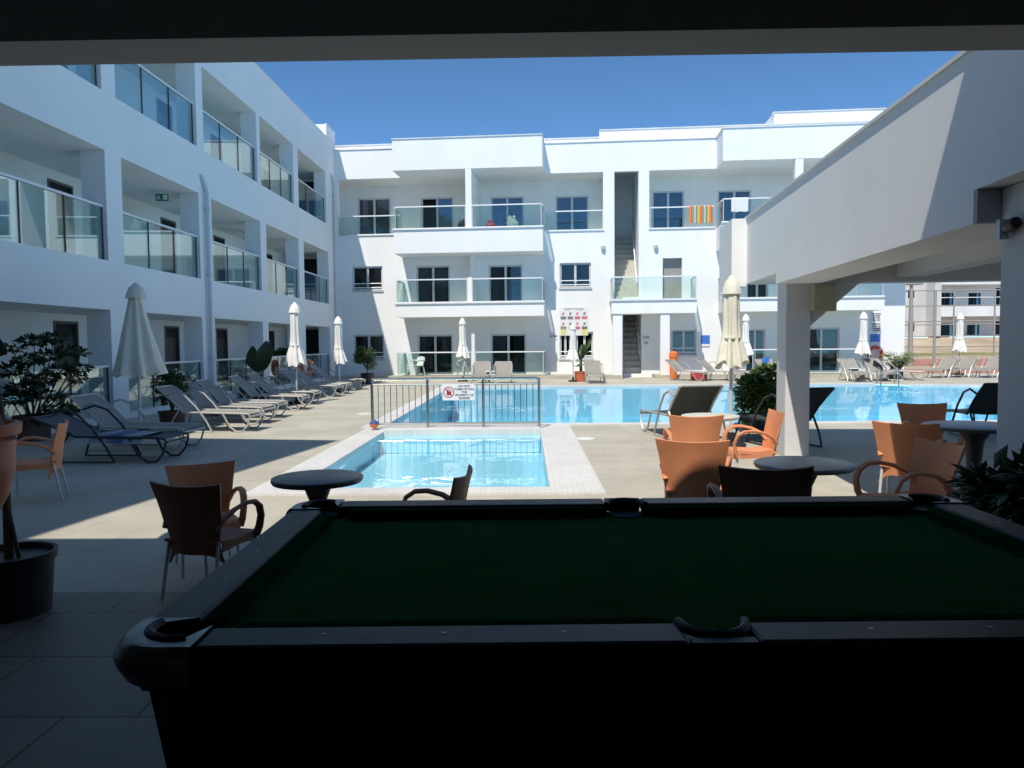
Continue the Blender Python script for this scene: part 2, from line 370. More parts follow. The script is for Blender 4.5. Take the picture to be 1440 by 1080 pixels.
# ================================================================== the setting
KX0, KX1, KY0, KY1 = -2.5, .24, 8.1, 13.3           # shallow pool
MX0, MY0, MY1 = -2.65, 14.55, 27.0                  # deep pool
def arc(cx, cy, rx, ry, a0, a1, n): return [(cx+rx*math.cos(a0+(a1-a0)*i/n), cy+ry*math.sin(a0+(a1-a0)*i/n)) for i in range(n+1)]
main = [(MX0, MY0), (11.0, MY0)] + arc(12.2, 20.4, 5.2, 5.85, -PI/2+.1, PI/2-.14, 14) + [(12.2, MY1), (MX0, MY1)]
kid = [(KX0,KY0),(KX1,KY0),(KX1,KY1),(KX0,KY1)]
def sheet(name, loops, z, m, kind='structure'):
    pts = [Vector((x,y,z)) for l in loops for x,y in l]
    tri = tessellate_polygon([[Vector((x,y,0)) for x,y in l] for l in loops])
    fs = []
    for a,b,c in tri:
        n = (pts[b]-pts[a]).cross(pts[c]-pts[a]); fs.append((a,b,c) if n.z > 0 else (a,c,b))
    mb = MB(); mb.add(pts, fs); o = mb.build(name, m); tag(o, kind=kind); return o
tag(sheet('deck', [[(-60,-30),(60,-30),(60,34.5),(-60,34.5)], kid, main], 0, 'deck'), kind='structure')
M['bar_tile'] = tiles('bar floor tile', (.27,.235,.18), (.22,.19,.15), (.09,.08,.065), .82, .62, .008, .5, .37, .4, .45)
tag(sheet('bar_floor', [[(-5.7,-4.99),(6.4,-4.99),(6.4,4.72),(-5.7,4.72)]], .004, 'bar_tile'))
tag(sheet('ground', [[(-600,34.5),(600,34.5),(600,900),(-600,900)]], -.004, 'earth'))
tag(sheet('sports_court', [[(14.2,35.2),(50,35.2),(50,63),(14.2,63)]], .006, 'court'))
tag(sheet('court_line', [[(14.2,39.5),(50,39.5),(50,44.5),(14.2,44.5)]], .012, 'earth'))
bk = MB()
for (a, za), (b, zb) in zip([(60,.0),(66,.5),(74,1.7)], [(66,.5),(74,1.7),(300,1.9)]):
    bk.add([(0,a,za),(160,a,za),(160,b,zb),(0,b,zb)], [(0,1,2,3)])
tag(bk.build('earth_bank', 'earth', smooth=True), kind='structure')
gb = MB(); gb.add([(5,61,.07),(160,61,.07),(160,64.5,.40),(5,64.5,.40)], [(0,1,2,3)]); tag(gb.build('dry_verge', 'drygrass'), kind='structure')

def offset_ring(loop, d):
    c = Vector((sum(p[0] for p in loop)/len(loop), sum(p[1] for p in loop)/len(loop)))
    n = len(loop); o = []
    for i in range(n):
        a, b, e = Vector(loop[i-1]), Vector(loop[i]), Vector(loop[(i+1)%n])
        n1 = Vector(((b-a).y, -(b-a).x)).normalized() if (b-a).length else Vector((0,0)); n2 = Vector(((e-b).y, -(e-b).x)).normalized()
        q = (n1+n2); q = q/max(q.length_squared/2, .2); o.append(tuple(b+q*d))
    return o
def basin(name, loop, dep, m):
    mb = MB(); n = len(loop)
    mb.add([(x,y,-.05) for x,y in loop]+[(x,y,-dep) for x,y in loop], [(i, n+i, n+(i+1)%n, (i+1)%n) for i in range(n)])
    tri = tessellate_polygon([[Vector((x,y,0)) for x,y in loop]])
    pts = [Vector((x,y,-dep)) for x,y in loop]
    mb.add(pts, [(a,b,c) if (pts[b]-pts[a]).cross(pts[c]-pts[a]).z > 0 else (a,c,b) for a,b,c in tri])
    tag(mb.build(name, m), kind='structure')
basin('shallow_pool_basin', kid, .32, 'pool_light'); basin('deep_pool_basin', main, 1.1, 'pool_deep')
tag(sheet('shallow_pool_water', [kid], -.035, 'water_kid')); tag(sheet('deep_pool_water', [main], -.042, 'water_main'))
cp = MB()
def slab(x0,x1,y0,y1,z=.02): cp.box(x0,x1,y0,y1,-.05,z)
slab(-2.92,KX0,7.78,14.0); slab(KX1,.80,7.78,14.0); slab(KX0,KX1,7.78,KY0); slab(KX0,KX1,KY1,14.0,.045)
slab(-3.05,KX1+.56,14.0,MY0-.0,.02); slab(.80,11.0,14.22,MY0)
slab(-3.05,MX0,MY0,27.4); slab(MX0,12.2,27.0,27.4)
ar = main[2:-2]; orr = offset_ring(main, .4)[2:-2]
for i in range(len(ar)-1):
    cp.prism([(*ar[i],-.05),(*orr[i],-.05),(*orr[i+1],-.05),(*ar[i+1],-.05)], (0,0,.07))
tag(cp.build('pool_coping', 'coping'), kind='structure')
st = MB()                                            # two shallow steps along the far wall of the small pool
st.box(KX0+.01,KX1-.01,KY1-.32,KY1-.005,-.31,-.10)
tag(st.build('pool_steps', 'pool_light'), kind='structure')

# ================================================================== left wing
XL = -8.51
wing = thing('hotel_wing', 'long white three-storey wing in shade with glass balcony fronts in rows', 'building', (XL, 20, 0))
def WP(u, d, z): return Vector((d, u-20, z))          # d: outwards negative is into the building
bays = [(3.2,7.2),(7.6,11.3),(11.75,15.65),(16.28,20.12),(20.93,24.78),(25.33,28.94),(29.62,33.32)]
bays2 = [(3.2,7.2),(7.6,11.3),(11.75,15.62),(16.15,20.12),(20.55,24.64),(24.95,28.5),(29.1,33.1)]
holes = []
for a, b in bays:
    holes += [(a,b,.14,2.30),(a,b,3.30,5.53)]
for a, b in bays2: holes.append((a,b,6.72,8.92))
mb = MB(); pierced(mb, (0,34.9), (0,10.45), holes, 0, -.5, WP); wall = mb.build('wall', 'white', wing)
mb = MB()
for z0, z1 in ((2.30,2.62),(5.53,5.85),(8.92,9.24)):  # ceilings and floors of the galleries
    mb.box(-2.1,-.502,-20,14.9,z0+.002,z1)
mb.box(-2.1,-.502,-20,14.9,0,.12); mb.box(-2.1,-.502,-20,14.9,2.9,3.28); mb.box(-2.1,-.502,-20,14.9,6.3,6.7)
mb.build('gallery_floor', 'inner', wing)
mb = MB(); doorsY = [6.0,12.3,17.1,22.4,26.2,31.3]
dh = []
for y in doorsY:
    for z in (.12,3.28,6.7): dh.append((y,y+.95,z,z+2.02))
pierced(mb, (0,34.9), (0,10.3), dh, -2.1, -2.25, WP); mb.build('gallery_wall', 'inner', wing)
for y in doorsY:
    for z in (.12,3.28,6.7):
        f = MB().box(-2.24,-2.08,y-20,y-19.94,z,z+2.02).box(-2.24,-2.08,y-19.11,y-19.05,z,z+2.02).box(-2.24,-2.08,y-19.94,y-19.11,z+1.96,z+2.02)
        d = MB().box(-2.22,-2.16,y-19.94,y-19.11,z,z+1.68).build('door', 'door', wing)
        f.build('frame', 'frame_dark', d)
        MB().box(-2.22,-2.18,y-19.94,y-19.11,z+1.681,z+1.96).build('transom', 'dark', d)
        MB().tube([(-2.12,y-19.86,z+1.0),(-2.12,y-19.74,z+1.0)],.012,6).build('handle', 'steel', d)
mb = MB().box(-8,-.5,14.6,14.88,0,10.3); mb.box(-7.5,-2.26,-20,14.5,9.6,10.2); mb.build('end_wall', 'inner', wing)
for z in (.12,3.28,6.7): MB().box(-1.75,-.62,14.55,14.59,z,z+2.1).build('dark_doorway', 'dark', wing)
MB().box(-.9,.0,13.4,14.9,10.452,11.0).build('roof_block', 'white', wing)
MB().box(-.06,.02,-20,14.9,10.45,10.49).box(-.05,.03,13.4,14.9,11.0,11.04).build('parapet_cap', 'white2', wing)
def balustrade(parent, y0, y1, z0, h, npan, x=-.10):
    g = MB(); w_ = (y1-y0)/npan
    for i in range(npan): g.box(x-.006,x+.006,y0+i*w_+.015-20,y0+(i+1)*w_-.015-20,z0+.02,z0+h-.02)
    gl = g.build('glass_balustrade', 'rail_glass', parent)
    MB().box(x-.028,x+.028,y0-20,y1-20,z0+h-.02,z0+h+.025).build('handrail', 'alu_white', gl)
    for i in range(npan+1): MB().box(x-.012,x+.012,max(y0,y0+i*w_-.012)-20,min(y1,y0+i*w_+.012)-20,z0,z0+h-.021).build('post', 'darkmetal', gl)
for (a, b) in bays:
    balustrade(wing, a, b, .14, 1.0, 3); balustrade(wing, a, b, 3.30, 1.10, 3)
for (a, b) in bays2: balustrade(wing, a, b, 6.72, 1.10, 3)
for k, (a, b) in enumerate(bays):                     # round ceiling lamps in the galleries
    for z in (2.30,5.53,8.92):
        MB().lathe([(.0,-.07),(.10,-.06),(.14,-.02),(.15,0)],16,(-1.3,(a+b)/2-20,z)).build('ceiling_lamp', 'plastic_white', wing, True)
# unseen block added out of view beside the bar to throw the long shade over the paving
mb = MB(); cb = Vector((-5.24, 6.9)); th = R(9.2); e1 = Vector((math.sin(th), math.cos(th))); e2 = Vector((math.cos(th), -math.sin(th)))
pl = [cb, cb-e2*7, cb-e2*7-e1*6.5, cb-e1*6.5]
mb.prism([(p.x-XL, p.y-20, 0) for p in pl][::-1], (0,0,9.0)); mb.build('shade_block', 'white2', wing)

def pipe(name, y, label, ztop):
    t = thing(name, label, 'drainpipe', (XL, y, 0), group='drainpipes on the white wing')
    MB().tube([(.09,0,.0),(.09,0,ztop-.45),(.07,-.02,ztop-.3),(.03,-.16,ztop-.05),(-.02,-.2,ztop)],.055,10).build('pipe', 'pipe', t, True)
    b = MB()
    for z in (1.2,3.4,ztop-.9): b.tube([(.09,0,z),(.09,0,z+.05)],.07,10)
    b.build('bracket', 'alu', t, True)
pipe('drainpipe', 20.45, 'pale drainpipe with kinked top running down the pier nearest the big folded parasol', 6.0)
pipe('drainpipe', 34.2, 'pale drainpipe in the inner corner beside the far block', 9.0)

# ================================================================== far block
CF = 34.0
blk = thing('hotel_block', 'sunlit white three-storey block across the pool with projecting balconies and outside stairs', 'building', EY*CF, -ANG)
def BP(u, d, z): return Vector((u, d, z))
XA, XO = -13.0, -10.9
def rect(px0, py0, px1, py1, c):
    a, b = far(px0, py0, c), far(px1, py1, c); return (a[0], b[0], b[1], a[1])
Z2, Z2T, Z1 = 6.40, 8.92, 3.28
win_flush = {'a': rect(495,375,538,408,CF), 'b': rect(787,370,831,404,CF), 'c': rect(497,471,540,505,CF), 'e': rect(944,464,979,499,CF)}
w_d = rect(787,468,803,504,CF); w_d2 = rect(810,467,834,504,CF)
door_flush = [rect(585,374,633,440,CF), rect(687,373,735,440,CF), rect(587,471,637,527,CF), rect(690,470,740,525,CF),
              rect(1050,385,1080,440,CF), rect(1131,461,1180,523,CF), rect(1048,463,1076,523,CF)]
door_flush = [(a, b, z0, z1) for (a,b,_,z1), z0 in zip(door_flush, (Z1,Z1,.17,.17,Z1,.17,.17))]
X_ST0, X_ST1 = far(864,300,CF)[0], far(898,300,CF)[0]
GS0, GS1 = far(876,480,CF)[0], far(902,480,CF)[0]
dd = rect(932,363,959,415,CF); dd = (dd[0], dd[1], Z1, dd[3])
XB0, XB1 = far(913,300,CF)[0], 13.6
holes = [(XO,.92,Z2,Z2T), (X_ST0,X_ST1,Z1,Z2T), (GS0,GS1,.15,2.75), (XB0,13.2,Z2,Z2T), dd, w_d, w_d2] + list(win_flush.values()) + door_flush
mb = MB(); pierced(mb, (XA,XB1), (0,10.2), holes, 0, .25, BP); mb.build('wall', 'white', blk)
DB = 1.6
cb2 = CF+DB
loggia_doors = [rect(503,279,550,330,cb2), rect(592,278,638,330,cb2), rect(690,277,737,330,cb2), rect(781,276,828,330,cb2), rect(917,269,962,330,cb2), rect(1009,268,1056,330,cb2)]
loggia_doors = [(a,b,Z2-.02,z1) for a,b,_,z1 in loggia_doors]
mb = MB(); pierced(mb, (XA,.98), (Z2-.2,Z2T+.2), loggia_doors[:4], DB, DB+.2, BP); mb.build('loggia_wall', 'inner', blk)
mb = MB(); pierced(mb, (XB0-.06,XB1), (Z2-.2,Z2T+.2), loggia_doors[4:], DB, DB+.2, BP); mb.build('loggia_wall', 'inner', blk)
for b in ((.92,1.0,.252,DB-.002,Z2-.2,Z2T+.2),(XB0-.3,XB0,.252,DB-.002,Z2-.2,Z2T+.2),(13.2,13.4,.252,DB-.002,Z2-.2,Z2T+.2)): MB().box(*b).build('loggia_side', 'inner', blk)
mb = MB().box(XA,.918,.252,DB-.002,Z2T,Z2T+.2).box(XB0+.002,13.19,.252,DB-.002,Z2T,Z2T+.2).box(XA,.918,.252,DB-.002,Z2-.25,Z2-.02).box(XB0+.002,13.19,.252,DB-.002,Z2-.25,Z2-.02)
mb.build('loggia_floor', 'inner', blk)
# projecting balconies: roof beam, upper panel, lower slab (front at depth -1.5)
P0, P1 = far(553,300,CF-1.5)[0], far(763,300,CF-1.5)[0]
Q0, Q1 = far(1016,300,CF-1.5)[0], 13.6
def piece(nm, m_, *b, bevel=0, parent=blk): return MB().box(*b).build(nm, m_, parent, bevel=bevel)
for a, b in ((P0,P1),(Q0,Q1)):
    piece('roof_beam', 'white', a,b,-1.5,-.002,8.90,10.2); piece('upper_balcony', 'white', a,b,-1.5,-.002,5.40,Z2-.02)
    piece('sill', 'alu_white', a-.04,b+.04,-1.56,-1.36,Z2-.02,Z2+.05, bevel=.012)
piece('lower_balcony', 'white', P0+.03,P1+.03,-1.5,-.002,2.68,Z1-.05); piece('lower_balcony', 'white', Q0+.1,12.2,-1.5,-.002,2.75,Z1-.03)
for b in ((P0,P1+.06,-1.56,-1.36,Z1-.05,Z1+.04),(Q0+.06,12.2,-1.56,-1.36,Z1-.03,Z1+.05),(XO+.5,P0-.05,-.05,.2,Z2-.01,Z2+.06),(P1+.05,.96,-.05,.2,Z2-.01,Z2+.06),(XB0-.03,Q0-.05,-.05,.2,Z2-.01,Z2+.06)):
    piece('sill', 'alu_white', *b, bevel=.012)
mid = far(659,300,CF-1.5)[0]
MB().box(mid-.13,mid+.13,-1.495,DB-.003,Z2+.05,8.895).build('divider', 'white', blk)
MB().box(mid-.10,mid+.10,-1.45,-.003,Z1+.04,4.35).box(mid-.08,mid+.08,-.7,-.003,4.352,5.395).build('divider', 'white', blk)
gp = far(665,500,CF-1.6)[0]
MB().box(gp-.07,gp+.07,-1.5,-1.36,.15,1.95).build('post', 'alu_white', blk)
cpx = far(1124,260,CF-1.5)[0]
MB().box(cpx-.16,cpx+.16,-1.49,-1.2,Z2+.05,8.895).build('divider', 'white', blk)
# parapets
mb = MB()
pz = 10.62
mb.box(XA,.78,.9,1.15,10.2,pz); mb.box(.78,XB1,.6,.85,10.2,10.85); mb.box(8.6,XB1,2.0,2.3,10.2,11.75); mb.box(8.6,8.9,2.31,6,10.2,11.75)
mb.box(XA,XB1,.252,6,9.9,10.196)
mb.build('parapet', 'white', blk)
mb = MB(); mb.box(XA,P0-.005,-.04,.3,10.2,10.235); mb.box(P1+.005,Q0-.005,-.04,.3,10.2,10.235)
for a, b in ((P0,P1),(Q0,Q1)): mb.box(a-.03,b+.03,-1.54,.3,10.2,10.24)
mb.box(XA,.78,.86,1.19,pz,pz+.035); mb.box(.78,XB1,.56,.89,10.85,10.885); mb.box(8.56,XB1,1.96,2.34,11.75,11.785)
mb.build('parapet_cap', 'white2', blk)
mb = MB().box(XB1-.3,XB1,.255,6,0,9.89); mb.build('side_wall', 'white', blk)
# glazing
def glazing(r, parent, name, d=.12, bars=1, curtain=True, low=None, open_half=False, glass='win_low'):
    a, b, z0, z1 = r; f = .075
    fr = MB().box(a,a+f,d-.03,d+.05,z0,z1).box(b-f,b,d-.03,d+.05,z0,z1).box(a+f,b-f,d-.03,d+.05,z1-f,z1).box(a+f,b-f,d-.03,d+.05,z0,z0+f)
    mid = (a+b)/2; fr.box(mid-.05,mid+.05,d-.04,d+.05,z0+f,z1-f)
    o = fr.build(name, 'alu', parent)
    g = MB()
    if open_half: g.box(mid+.05,b-f,d,d+.008,z0+f,z1-f)
    else: g.box(a+f,mid-.05,d,d+.008,z0+f,z1-f).box(mid+.05,b-f,d,d+.008,z0+f,z1-f)
    g.build('pane', glass, o)
    if curtain:
        P = []; n = 40
        for k in range(2):
            x0, x1 = (a+.06,a+(b-a)*random.uniform(.30,.47)) if k == 0 else (b-(b-a)*random.uniform(.30,.47),b-.06)
            P = [[(x0+(x1-x0)*i/n, d+.14+.025*math.sin(i*1.15+k), z) for z in (z0+.02,z1-.04)] for i in range(n+1)]
            MB().grid(P).build('curtain', 'curtain', o, True)
    MB().box(a-.02,b+.02,d+.5,d+.52,z0-.02,z1+.02).box(a-.02,a,d+.14,d+.5,z0,z1).box(b,b+.02,d+.14,d+.5,z0,z1).box(a,b,d+.14,d+.5,z1,z1+.02).build('dark_room', 'dark', o)
    if low is not None:
        s = MB().box(a-.04,b+.04,-.05,.10,z0-.07,z0-.002); s.build('sill', 'alu', o)
        s = MB()
        for zz in low: s.tube([(a+.02,.0,z0+zz),(b-.02,.0,z0+zz)],.022,6)
        s.build('guard_rail', 'alu_white', o)
    return o
for k, r in win_flush.items(): glazing(r, blk, 'window', low=(.12,.30))
glazing(w_d, blk, 'window', low=(.12,.30)); glazing(w_d2, blk, 'window', low=(.12,.30))
for r in door_flush: glazing(r, blk, 'sliding_door')
for i, r in enumerate(loggia_doors): glazing(r, blk, 'sliding_door', d=DB+.06, open_half=(i == 1), glass='win_glass', curtain=(i not in (1,)))
# glass balustrades of the block
def glassrun(p0, p1, z0, h, n, rail='alu_white', post=True, railr=.03):
    p0, p1 = Vector((*p0,0)), Vector((*p1,0)); d = (p1-p0); ln = d.length; d.normalize(); nn = Vector((-d.y,d.x,0))
    g = MB(); ww = ln/n
    def ob(mb, s0, s1, t, za, zb):
        q = [p0+d*s0-nn*t, p0+d*s1-nn*t, p0+d*s1+nn*t, p0+d*s0+nn*t]
        mb.prism([(v.x,v.y,za) for v in q], (0,0,zb-za))
    for i in range(n): ob(g, i*ww+.012, (i+1)*ww-.012, .006, z0, z0+h-.03)
    o = g.build('glass_balustrade', 'rail_glass', blk)
    r_ = MB(); ob(r_, 0, ln, railr, z0+h-.03, z0+h+.02); r_.build('handrail', rail, o)
    if post:
        for e_ in (0, ln-.03): r_ = MB(); ob(r_, e_, e_+.03, .015, z0, z0+h-.031); r_.build('post', 'alu', o)
    return o
yf = -1.44
glassrun((P0+.05,yf),(mid-.14,yf),Z2+.05,.92,3); glassrun((mid+.14,yf),(P1-.05,yf),Z2+.05,.92,3)
glassrun((P0+.02,-1.36),(P0+.02,-.02),Z2+.0,.94,1,post=False); glassrun((P1-.02,-1.36),(P1-.02,-.02),Z2+.0,.94,1,post=False)
glassrun((P0+.1,yf),(mid-.11,yf),Z1+.04,.96,3); glassrun((mid+.11,yf),(P1-.02,yf),Z1+.04,.96,3)
glassrun((P0+.06,-1.36),(P0+.06,-.02),Z1,.98,1); glassrun((P1-.04,-1.36),(P1-.04,-.02),Z1,.98,1)
glassrun((P0+.05,yf),(gp-.08,yf),.22,.95,3); glassrun((gp+.08,yf),(P1,yf),.22,.95,3)
glassrun((P0+.05,-1.36),(P0+.05,-.02),.22,.95,1); glassrun((P1,-1.36),(P1,-.02),.22,.95,1)
glassrun((XA+.5,.05),(P0-.06,.05),Z2+.06,.82,2); glassrun((P1+.06,.05),(.9,.05),Z2+.06,.82,2); glassrun((XB0+.03,.05),(Q0-.06,.05),Z2+.06,.88,2)
glassrun((Q0+.03,yf),(cpx-.17,yf),Z2+.05,.92,3); glassrun((cpx+.17,yf),(Q1,yf),Z2+.05,.92,4); glassrun((Q0+.02,-1.36),(Q0+.02,-.02),Z2,.94,1,post=False)
glassrun((Q0+.15,yf),(9.0,yf),Z1+.05,.95,3); glassrun((9.05,yf),(12.15,yf),Z1+.05,.95,3); glassrun((Q0+.12,-1.36),(Q0+.12,-.02),Z1,.97,1)
gr0 = far(1128,500,CF-1.5)[0]; gr1 = far(1224,500,CF-1.5)[0]
glassrun((gr0,yf),(gr1,yf),.2,.98,4); glassrun((7.0,yf),(gr0-.15,yf),.2,.98,3)
MB().box(gr0-.12,gr0-.0,-1.5,-1.4,.15,1.22).build('post', 'alu_white', blk)
# terrace kerb
mb = MB().box(XA,GS0-.15,-1.52,-.004,.0,.15).box(GS1+.45,XB1,-1.52,-.004,0,.15); mb.build('terrace', 'deck', blk)
# landing on columns, stairs
LX0, LX1 = far(861,400,CF-1.5)[0], far(979,400,CF-1.5)[0]
MB().box(LX0-.03,LX1+.03,-1.5,-.003,2.72,Z1-.02).build('landing', 'white', blk)
MB().box(LX0-.08,LX1+.08,-1.56,-1.40,Z1-.02,Z1+.05).box(LX0-.08,LX0+.06,-1.40,-.01,Z1-.02,Z1+.05).build('sill', 'alu_white', blk)
glassrun((LX0+.02,-1.46),(LX1,-1.46),Z1+.05,.92,3); glassrun((LX1,-1.42),(LX1,-.02),Z1+.05,.92,1); glassrun((LX0,-1.42),(LX0,-.02),Z1+.05,.92,1)
for px0, px1 in ((862,875),(929,942)):
    a, b = far(px0,480,CF-1.5)[0], far(px1,480,CF-1.5)[0]
    MB().box(a,b,-1.45,-1.1,0,2.715).build('column', 'white', blk)
for (a, b, z0, zt) in ((GS0,GS1,.15,2.70),(X_ST0,X_ST1,Z1,Z2T)):
    mb = MB(); n = 12; rise = (3.1)/n
    for i in range(n): mb.box(a+.001,b-.001,.26+i*.28,.26+(i+1)*.28,z0-.1 if i == 0 else z0+(i-1)*rise,z0+(i+1)*rise)
    s = mb.build('stair', 'step', blk)
    MB().tube([(b-.07,.10,z0+.85),(b-.07,.26+n*.28,z0+.95+3.1)],.03,8).build('handrail', 'alu_white', s)
    MB().box(a-.1,a-.001,.252,4.2,z0,zt+.6).box(b+.001,b+.1,.252,4.2,z0,zt+.6).box(a,b,4.0,4.2,z0,zt+.6).box(a,b,.252,4.0,zt+.6,zt+.8).build('stairwell_wall', 'white', s)
MB().box(dd[0]-.01,dd[1]+.01,.26,1.6,Z1-.02,dd[3]+.02).build('dark_doorway', 'concrete', blk)
# wall lamps and alarm boxes
for px, py in ((848,348),(922,347)):
    u, z = far(px,py,CF)
    MB().lathe([(.05,-.09),(.09,-.07),(.10,.05),(.06,.09)],14,(u,-.07,z)).build('wall_lamp', 'alu', blk, True)

# ---------------- things fixed to the block
def on_block(u, z, d=-.02): return EY*(CF+d)+EX*u+Vector((0,0,z))
RX = (PI/2, 0, 0)
u, z = far(807,452,CF)
nb = thing('notice_board', 'white safety notice board with rows of red, grey and yellow pictograms above the split window', 'notice board', on_block(u,z), -ANG)
MB().box(-.62,.62,-.012,.012,-.62,.62).build('board', 'sign', nb)
letters('SAFETY RULES', .13, 'lettering', 'ink', nb, (0,-.013,.53), RX)
cols = ['grey_ink','grey_ink','pink_ink','pink_ink']; cols2 = ['grey_ink','yellow_ink','pink_ink','grey_ink']
for rw, cc in ((0,cols),(1,cols2)):
    for i in range(4):
        x, zz = -.46+.31*i, .22-.44*rw
        MB().box(x-.12,x+.12,-.016,-.013,zz-.13,zz).build('caption_panel', cc[i], nb)
        p_ = MB(); p_.lathe([(.05,-.001),(.05,.001)],14,(0,0,0))
        p_.v = [(x+a_, -.014+c_, zz+.13+b_) for a_, b_, c_ in p_.v]
        p_.prism([(x-.09,-.015,zz+.04),(x-.03,-.015,zz+.04),(x+.05,-.015,zz+.10),(x+.02,-.015,zz+.12)], (0,.002,0))
        p_.build('pictogram', 'grey_ink' if i % 2 else 'pink_ink', nb)
for x in (-.46,.47):
    MB().prism([(x-.13,-.016,-.60),(x+.13,-.016,-.60),(x+.13,-.016,-.42),(x,-.016,-.25),(x-.13,-.016,-.42)], (0,.003,0)).build('pictogram', 'yellow_ink', nb)
letters('WARNING', .07, 'lettering', 'ink', nb, (0,-.013,-.36), RX)
def plate(name, px0, py0, px1, py1, label, cat, m_, lines=(), d=-.02, group=None, foot=False):
    r = rect(px0,py0,px1,py1,CF+d); uc, zc = (r[0]+r[1])/2, (r[2]+r[3])/2; hw, hh = (r[1]-r[0])/2, (r[3]-r[2])/2
    t = thing(name, label, cat, on_block(uc,zc,d), -ANG, group)
    MB().box(-hw,hw,-.01,.012,-hh,hh).build('plate', m_, t)
    if foot: MB().box(-hw,hw,-.014,-.0105,-hh+.0,-hh+.10).build('caption_panel', 'sign', t)
    n = len(lines)
    for i, tx in enumerate(lines):
        if not tx: continue
        letters(tx, min(2*hh/n, 2.6*hw/max(3,len(tx))), 'lettering', 'ink', t, (0,-.012,hh-(i+.5)*2*hh/n), RX, bold=.004)
    return t
plate('depth_sign', 985.5,471.5,998,487, 'blue enamel sign with white caption on the wall beside the ground-floor window', 'sign', 'blue', foot=True)
plate('depth_sign', 1224,470,1237,484, 'blue enamel sign with white caption below the printed notice by the red ring', 'sign', 'blue', foot=True)
plate('pool_notice', 1225,440,1239,466, 'white wall notice with two blocks of black capitals at the end of the block', 'notice', 'sign', ('NO FOOD','OR DRINKS','IN THE','POOL AREA','','DO NOT','ALLOW THE','CHILDREN','ALONE'))
plate('door_plaque', 904,472,914,477, 'small grey printed plaque, upper of two beside the ground-floor stairs', 'plaque', 'sign', ('POOL',))
plate('door_plaque', 905.5,480,912,485, 'tiny dark printed plaque, lower of two beside the ground-floor stairs', 'plaque', 'sign', ('WC',))
plate('wall_plaque', 773,469,783,477, 'small pale plaque on the shaded wall left of the split window', 'plaque', 'sign', ('GYM',))

# towels on the upper rail
def towel(name, px0, px1, ztop, drop, d, m_, label, hang_in=.25):
    u0_, u1_ = far(px0,300,CF+d)[0], far(px1,300,CF+d)[0]; n = 16
    P = []
    for i in range(n+1):
        x = (u1_-u0_)*i/n; wv = .012*math.sin(i*1.7)
        P.append([(x,.05,-hang_in),(x,.04+wv*.3,-.02),(x,.0,.012),(x,-.04+wv*.3,-.02),(x,-.045+wv,-drop*.5),(x,-.04+wv*1.6,-drop+.012*math.sin(i*.9))])
    o = MB().grid(P, .008).build(name, m_, None, True, on_block(u0_,ztop,d), -ANG)
    return tag(o, label, 'towel')
towel('beach_towel', 969,1001,Z2+.06+.90,.74,.05,'towel_stripe','orange, teal and cream striped beach towel over the upper balcony rail')
towel('bath_towel', 1028,1052,Z2+.05+.94,.56,-1.44,'towel_white','plain white towel over the upper balcony rail')
# clutter on the middle upper balcony
def lump(name, px, py, sx, sy, sz, m_, label, cat):
    u_, z_ = far(px,py,CF-1.1); b = bmesh.new(); bmesh.ops.create_icosphere(b, subdivisions=3, radius=1)
    for v in b.verts:
        n = 1+.22*math.sin(v.co.x*5+px)*math.cos(v.co.y*4+py)+.12*math.sin(v.co.z*9); v.co = Vector((v.co.x*sx*n, v.co.y*sy*n, max(v.co.z,-.55)*sz*n+.55*sz))
    me = bpy.data.meshes.new(name); b.to_mesh(me); b.free(); me.materials.append(M[m_])
    for p in me.polygons: p.use_smooth = True
    o = bpy.data.objects.new(name, me); COL.objects.link(o); o.location = on_block(u_, Z2-.02, -1.1); o.rotation_euler = (0,0,-ANG)
    return tag(o, label, cat)
lump('swim_bag', 711,316,.16,.14,.26,'towel_blue','dark bundled swim bag standing behind the upper balcony glass','bag')
lump('towel_heap', 719,316,.28,.2,.34,'canvas','heaped tan and white towels behind the upper balcony glass','towels')
lump('beach_bag', 690,318,.22,.16,.24,'red_plastic','dull red beach bag behind the upper balcony glass','bag')
lump('rucksack', 650,318,.16,.15,.28,'darkmetal','black rucksack beside the middle divider of the upper balcony','bag')

# ================================================================== apartments behind the court
apt = thing('apartment_block', 'distant off white apartment building with dark windows beyond the court fence', 'building', (30,75,1.8))
def AP(u, d, z): return Vector((u-30, d, z-1.8))
def apx(px, py): d = ray(px,py); p = EYEV + d*(75/d.y); return p.x, p.z
hl = []
for (x0,y0,x1,y1) in ((1277,408,1286,419),(1277,454,1286,466),(1316,412,1341,431),(1362,412,1379,431),(1400,405,1412,431),(1314,455,1341,473),(1360,455,1377,471),(1399,452,1412,470),(1430,412,1455,431),(1430,455,1455,473)):
    a, b = apx(x0,y0), apx(x1,y1); hl.append((a[0],b[0],b[1],a[1]))
mb = MB(); pierced(mb, (28,62), (1.8,11), hl, 0, .3, AP); mb.build('wall', 'band', apt)
for h in hl:
    f = MB()
    w0 = .07
    f.box(h[0]-30,h[0]-30+w0,.08,.2,h[2]-1.8,h[3]-1.8).box(h[1]-30-w0,h[1]-30,.08,.2,h[2]-1.8,h[3]-1.8).box((h[0]+h[1])/2-30-.04,(h[0]+h[1])/2-30+.04,.08,.2,h[2]-1.8,h[3]-1.8)
    o = f.build('window', 'darkmetal', apt); MB().box(h[0]-30,h[1]-30,.13,.15,h[2]-1.8,h[3]-1.8).build('pane', 'win_dark', o)
    MB().box(h[0]-30.1,h[1]-29.9,.9,.95,h[2]-1.9,h[3]-1.7).build('dark_room', 'dark', o)
s0 = apx(1311,446); s1 = apx(1311,432); s2 = apx(1311,402)
